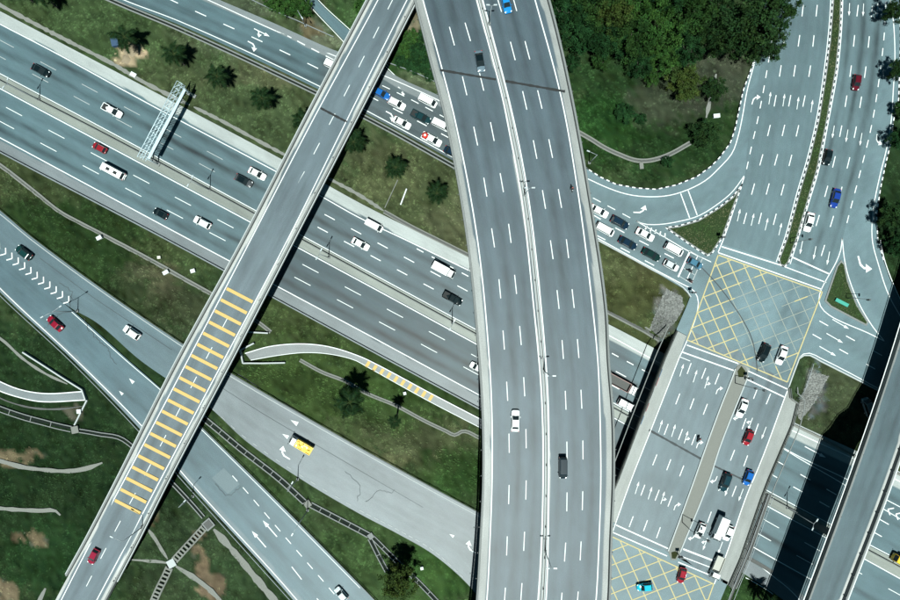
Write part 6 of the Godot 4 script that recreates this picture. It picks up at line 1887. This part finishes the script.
func traffic():
	var wh := Color(0.80, 0.82, 0.82); var bk := Color(0.004, 0.009, 0.011); var rd := Color(0.30, 0.015, 0.015); var sv := Color(0.42, 0.46, 0.48); var nv := Color(0.006, 0.018, 0.034)
	var dk := Color(0.008, 0.03, 0.035)
	# motorway, upper carriageway (towards the lower right)
	var e := [0.881, 0.473]
	drive("sedan", "black sedan at the far left of the motorway's upper carriageway", bk, 40, 70, 0, e[0], e[1])
	drive("pickup", "white pickup with dark bed left of the lattice gantry", wh, 112, 110.5, 0, e[0], e[1])
	drive("sedan", "white sedan level with a black car left of the bridge", wh, 257, 173.5, 0, e[0], e[1])
	drive("sedan", "black and silver car beside the white sedan left of the bridge", Color(0.05, 0.055, 0.06), 243.5, 180.5, 0, e[0], e[1], bk)
	drive("van", "white van on the outer lane right of the left bridge", wh, 374, 225.5, 0, e[0], e[1])
	drive("sedan", "white sedan in the middle lane below the white van", wh, 360.5, 244, 0, e[0], e[1])
	drive("box_truck", "white box truck on the motorway left of the flyover", Color(0.75, 0.77, 0.77), 443.5, 270, 0, e[0], e[1], wh)
	drive("pickup", "black pickup near the median left of the flyover", bk, 452.5, 298.5, 0, e[0], e[1])
	drive("open_lorry", "long open lorry with white cab emerging from under the flyover", wh, 620, 383.5, 0, e[0], e[1], Color(0.30, 0.20, 0.19))
	drive("van", "white van beside the open lorry right of the flyover", wh, 626.5, 405, 0, e[0], e[1])
	# lower carriageway (towards the upper left)
	drive("hatch", "red hatchback on the motorway's lower carriageway", Color(0.20, 0.012, 0.018), 99, 147.5, 0, -e[0], -e[1])
	drive("minibus", "long white minibus behind the red hatchback", wh, 111.5, 170.5, 0, -e[0], -e[1])
	drive("hatch", "black hatchback on the lower carriageway left of a white car", bk, 160, 213.5, 0, -e[0], -e[1])
	drive("suv", "white car on the lower carriageway just left of the bridge", wh, 202, 222.5, 0, -e[0], -e[1])
	drive("hatch", "white car half hidden under the left edge of the flyover", wh, 477, 367.5, 0, -e[0], -e[1])
	# frontage road
	var g := [0.88, 0.47]
	drive("van", "white van half hidden behind the left bridge on the frontage road", wh, 334, 66, -1, 0.9, 0.44)
	drive("sedan", "bright blue sedan just right of the left bridge", Color(0.01, 0.09, 0.30), 381, 93, -1, g[0], g[1])
	drive("suv", "white car behind the blue sedan in the middle lane", wh, 397, 103.5, -1, g[0], g[1])
	drive("van", "white van in the outer lane between the two bridges", wh, 428, 101, -1, g[0], g[1])
	drive("pickup", "dark green pickup between two white vehicles in the queue", dk, 421, 117, -1, g[0], g[1])
	drive("sedan", "white sedan in the kerb lane behind the red-tank pickup", wh, 402, 122.5, -1, g[0], g[1])
	drive("tanker", "white pickup carrying a red round tank", wh, 432, 139.5, -1, g[0], g[1])
	drive("van", "white van half hidden under the flyover in the queue", wh, 441.5, 125, -1, g[0], g[1])
	drive("sedan", "dark blue car mostly hidden under the flyover", nv, 453, 152.5, -1, g[0], g[1])
	# queue at the junction
	drive("sedan", "white sedan in the far lane just right of the flyover", wh, 599.5, 211, JH, g[0], g[1])
	drive("suv", "dark blue car ahead of the white sedan in the far lane", nv, 620, 222.5, JH, g[0], g[1])
	drive("van", "white van in the middle lane just right of the flyover", wh, 605, 229.5, JH, g[0], g[1])
	drive("sedan", "white car beside the hatched nose of the kerbed island", wh, 645.5, 234.5, JH, g[0], g[1])
	drive("sedan", "navy sedan in the kerb lane second from the flyover", nv, 628, 243, JH, g[0], g[1])
	drive("sedan", "dark green sedan in the middle of the kerb lane queue", Color(0.006, 0.022, 0.02), 651.5, 254.5, JH, g[0], g[1])
	drive("van", "long white van in the queue below the kerbed island", wh, 674, 249.5, JH, g[0], g[1])
	drive("hatch", "white hatchback at the stop line in the kerb lane", wh, 671.5, 265.5, JH, g[0], g[1], sv)
	drive("hatch", "steel blue hatchback past the stop line beside the yellow box", Color(0.05, 0.13, 0.19), 695.5, 263.5, JH, g[0], g[1])
	motorcycle("black motorcycle waiting nearest the steel blue hatchback", "rider in dark clothes nearest the steel blue hatchback", 690, 271, JH, g[0], g[1], bk, Color(0.03, 0.035, 0.04), Color(0.04, 0.04, 0.04))
	motorcycle("red motorcycle waiting nearest the corner kerb", "rider in dark clothes with red motorcycle at the corner kerb", 690.5, 281, JH, g[0], g[1], rd, Color(0.05, 0.03, 0.03), Color(0.10, 0.10, 0.11))
	# north road
	drive("hatch", "maroon hatchback on the north road at the top right", Color(0.07, 0.006, 0.012), 857, 82, JH, -0.13, 1.0)
	drive("hatch", "black hatchback next to the grass median of the north road", bk, 828, 157, JH, -0.2, 1.0)
	drive("sedan", "blue car on the north road's tyre-marked lanes", Color(0.01, 0.035, 0.20), 836, 198, JH, -0.24, 1.0)
	drive("sedan", "white sedan close to the tip of the grass median", wh, 809.5, 222, JH, -0.25, 1.0)
	drive("suv", "black car inside the upper yellow box", bk, 764, 353, JH, -0.38, 0.93)
	drive("sedan", "white car with black windows at the edge of the upper yellow box", wh, 782, 355.5, JH, -0.35, 0.93)
	# road over the motorway
	drive("sedan", "white sedan beside the concrete median on the road bridge", wh, 742.5, 408.5, JH, -0.36, 0.93)
	drive("hatch", "red hatchback behind arrows on the road bridge", Color(0.22, 0.012, 0.02), 748.5, 438, JH, -0.36, 0.93)
	drive("suv", "dark teal car in the middle lane of the road bridge", Color(0.008, 0.03, 0.04), 725.5, 482.5, JH, -0.33, 0.94)
	drive("hatch", "bright blue hatchback in the outer lane of the road bridge", Color(0.01, 0.09, 0.32), 748.5, 478, JH, -0.33, 0.94)
	drive("hatch", "white hatchback waiting nearest the concrete median by the truck", wh, 700.5, 531, JH, -0.38, 0.92)
	drive("box_truck", "white box truck waiting between two white cars", Color(0.75, 0.77, 0.77), 719.5, 528.5, JH, -0.38, 0.92, wh)
	drive("hatch", "white hatchback waiting in the outer lane right of the box truck", wh, 728.5, 533.5, JH, -0.38, 0.92)
	drive("flatbed", "small flatbed truck with grey bed at the lower stop line", wh, 717, 567, JH, -0.38, 0.92, Color(0.36, 0.36, 0.33))
	drive("hatch", "red hatchback entering the lower yellow box", Color(0.22, 0.014, 0.024), 682, 576, JH, -0.25, 0.97)
	drive("hatch", "bright cyan hatchback crossing the lower yellow box", Color(0.01, 0.34, 0.46), 645, 587.5, JH, -0.99, 0.1)
	motorcycle("dark motorcycle on a right-turn arrow of the road bridge", "rider in dark jacket on the right-turn arrow of the road bridge", 699, 439, JH, 0.36, -0.93, bk, Color(0.03, 0.03, 0.035), Color(0.3, 0.08, 0.08))
	# lower left roads
	drive("suv", "dark green car beside the gore chevrons at the left edge", Color(0.006, 0.03, 0.03), 23.5, 252.5, -1, -0.80, -0.6)
	drive("sedan", "red car on the slip road near the grass wedge", Color(0.19, 0.008, 0.022), 54.5, 323.5, -1, -0.74, -0.67)
	drive("suv", "white car with black sides on the service road", wh, 131.5, 332.5, -1, -0.83, -0.56)
	drive("tipper", "yellow loaded lorry with white cab on the service road", wh, 301, 445.5, -1, -0.87, -0.5, Color(0.72, 0.52, 0.12))
	drive("hatch", "silver hatchback on the slip road at the bottom edge", Color(0.48, 0.54, 0.56), 341, 594.5, -1, -0.66, -0.75)
	# bridges
	drive("hatch", "crimson hatchback on the left bridge near its lower end", Color(0.20, 0.014, 0.034), 93, 557, 10.47, -0.46, 0.89)
	drive("sedan", "bright blue car at the top edge of the flyover", Color(0.01, 0.17, 0.42), 506, 2, FH, 0.25, 0.97)
	drive("sedan", "dark grey sedan on the upper part of the flyover", Color(0.10, 0.14, 0.17), 480, 61, FH, 0.16, 0.99, bk)
	drive("sedan", "white sedan on the left half of the flyover", wh, 515.5, 421, FH, 0.03, -1.0)
	drive("van", "black van on the right half of the flyover", Color(0.004, 0.013, 0.02), 563, 468, FH, 0.0, 1.0)
	motorcycle("dark motorcycle alone on the right half of the flyover", "rider in dark clothes alone on the flyover", 572, 188, FH, 0.17, 0.98, bk, Color(0.05, 0.045, 0.05), Color(0.35, 0.08, 0.06))
	drive("van", "grey van parked on the grass in the shadow of the ramp", Color(0.20, 0.24, 0.25), 868, 407, -1, -0.35, -0.94)
	drive("box_truck", "yellow truck cut off by the right edge on the motorway", Color(0.70, 0.45, 0.04), 905, 563, 0, -e[0], -e[1], Color(0.70, 0.45, 0.04))

func _ready():
	rng.seed = 4
	n_low.seed = 1; n_low.frequency = 0.012; n_low.noise_type = FastNoiseLite.TYPE_SIMPLEX
	n_mid.seed = 2; n_mid.frequency = 0.06; n_mid.noise_type = FastNoiseLite.TYPE_SIMPLEX; n_mid.fractal_octaves = 3
	n_hi.seed = 3; n_hi.frequency = 0.25; n_hi.noise_type = FastNoiseLite.TYPE_SIMPLEX; n_hi.fractal_octaves = 2
	stage_light()
	materials()
	lay_out()
	levels()
	terrain()
	roads()
	junction()
	flyover()
	left_bridge()
	right_bridge()
	road_bridge()
	small_things()
	plants()
	traffic()
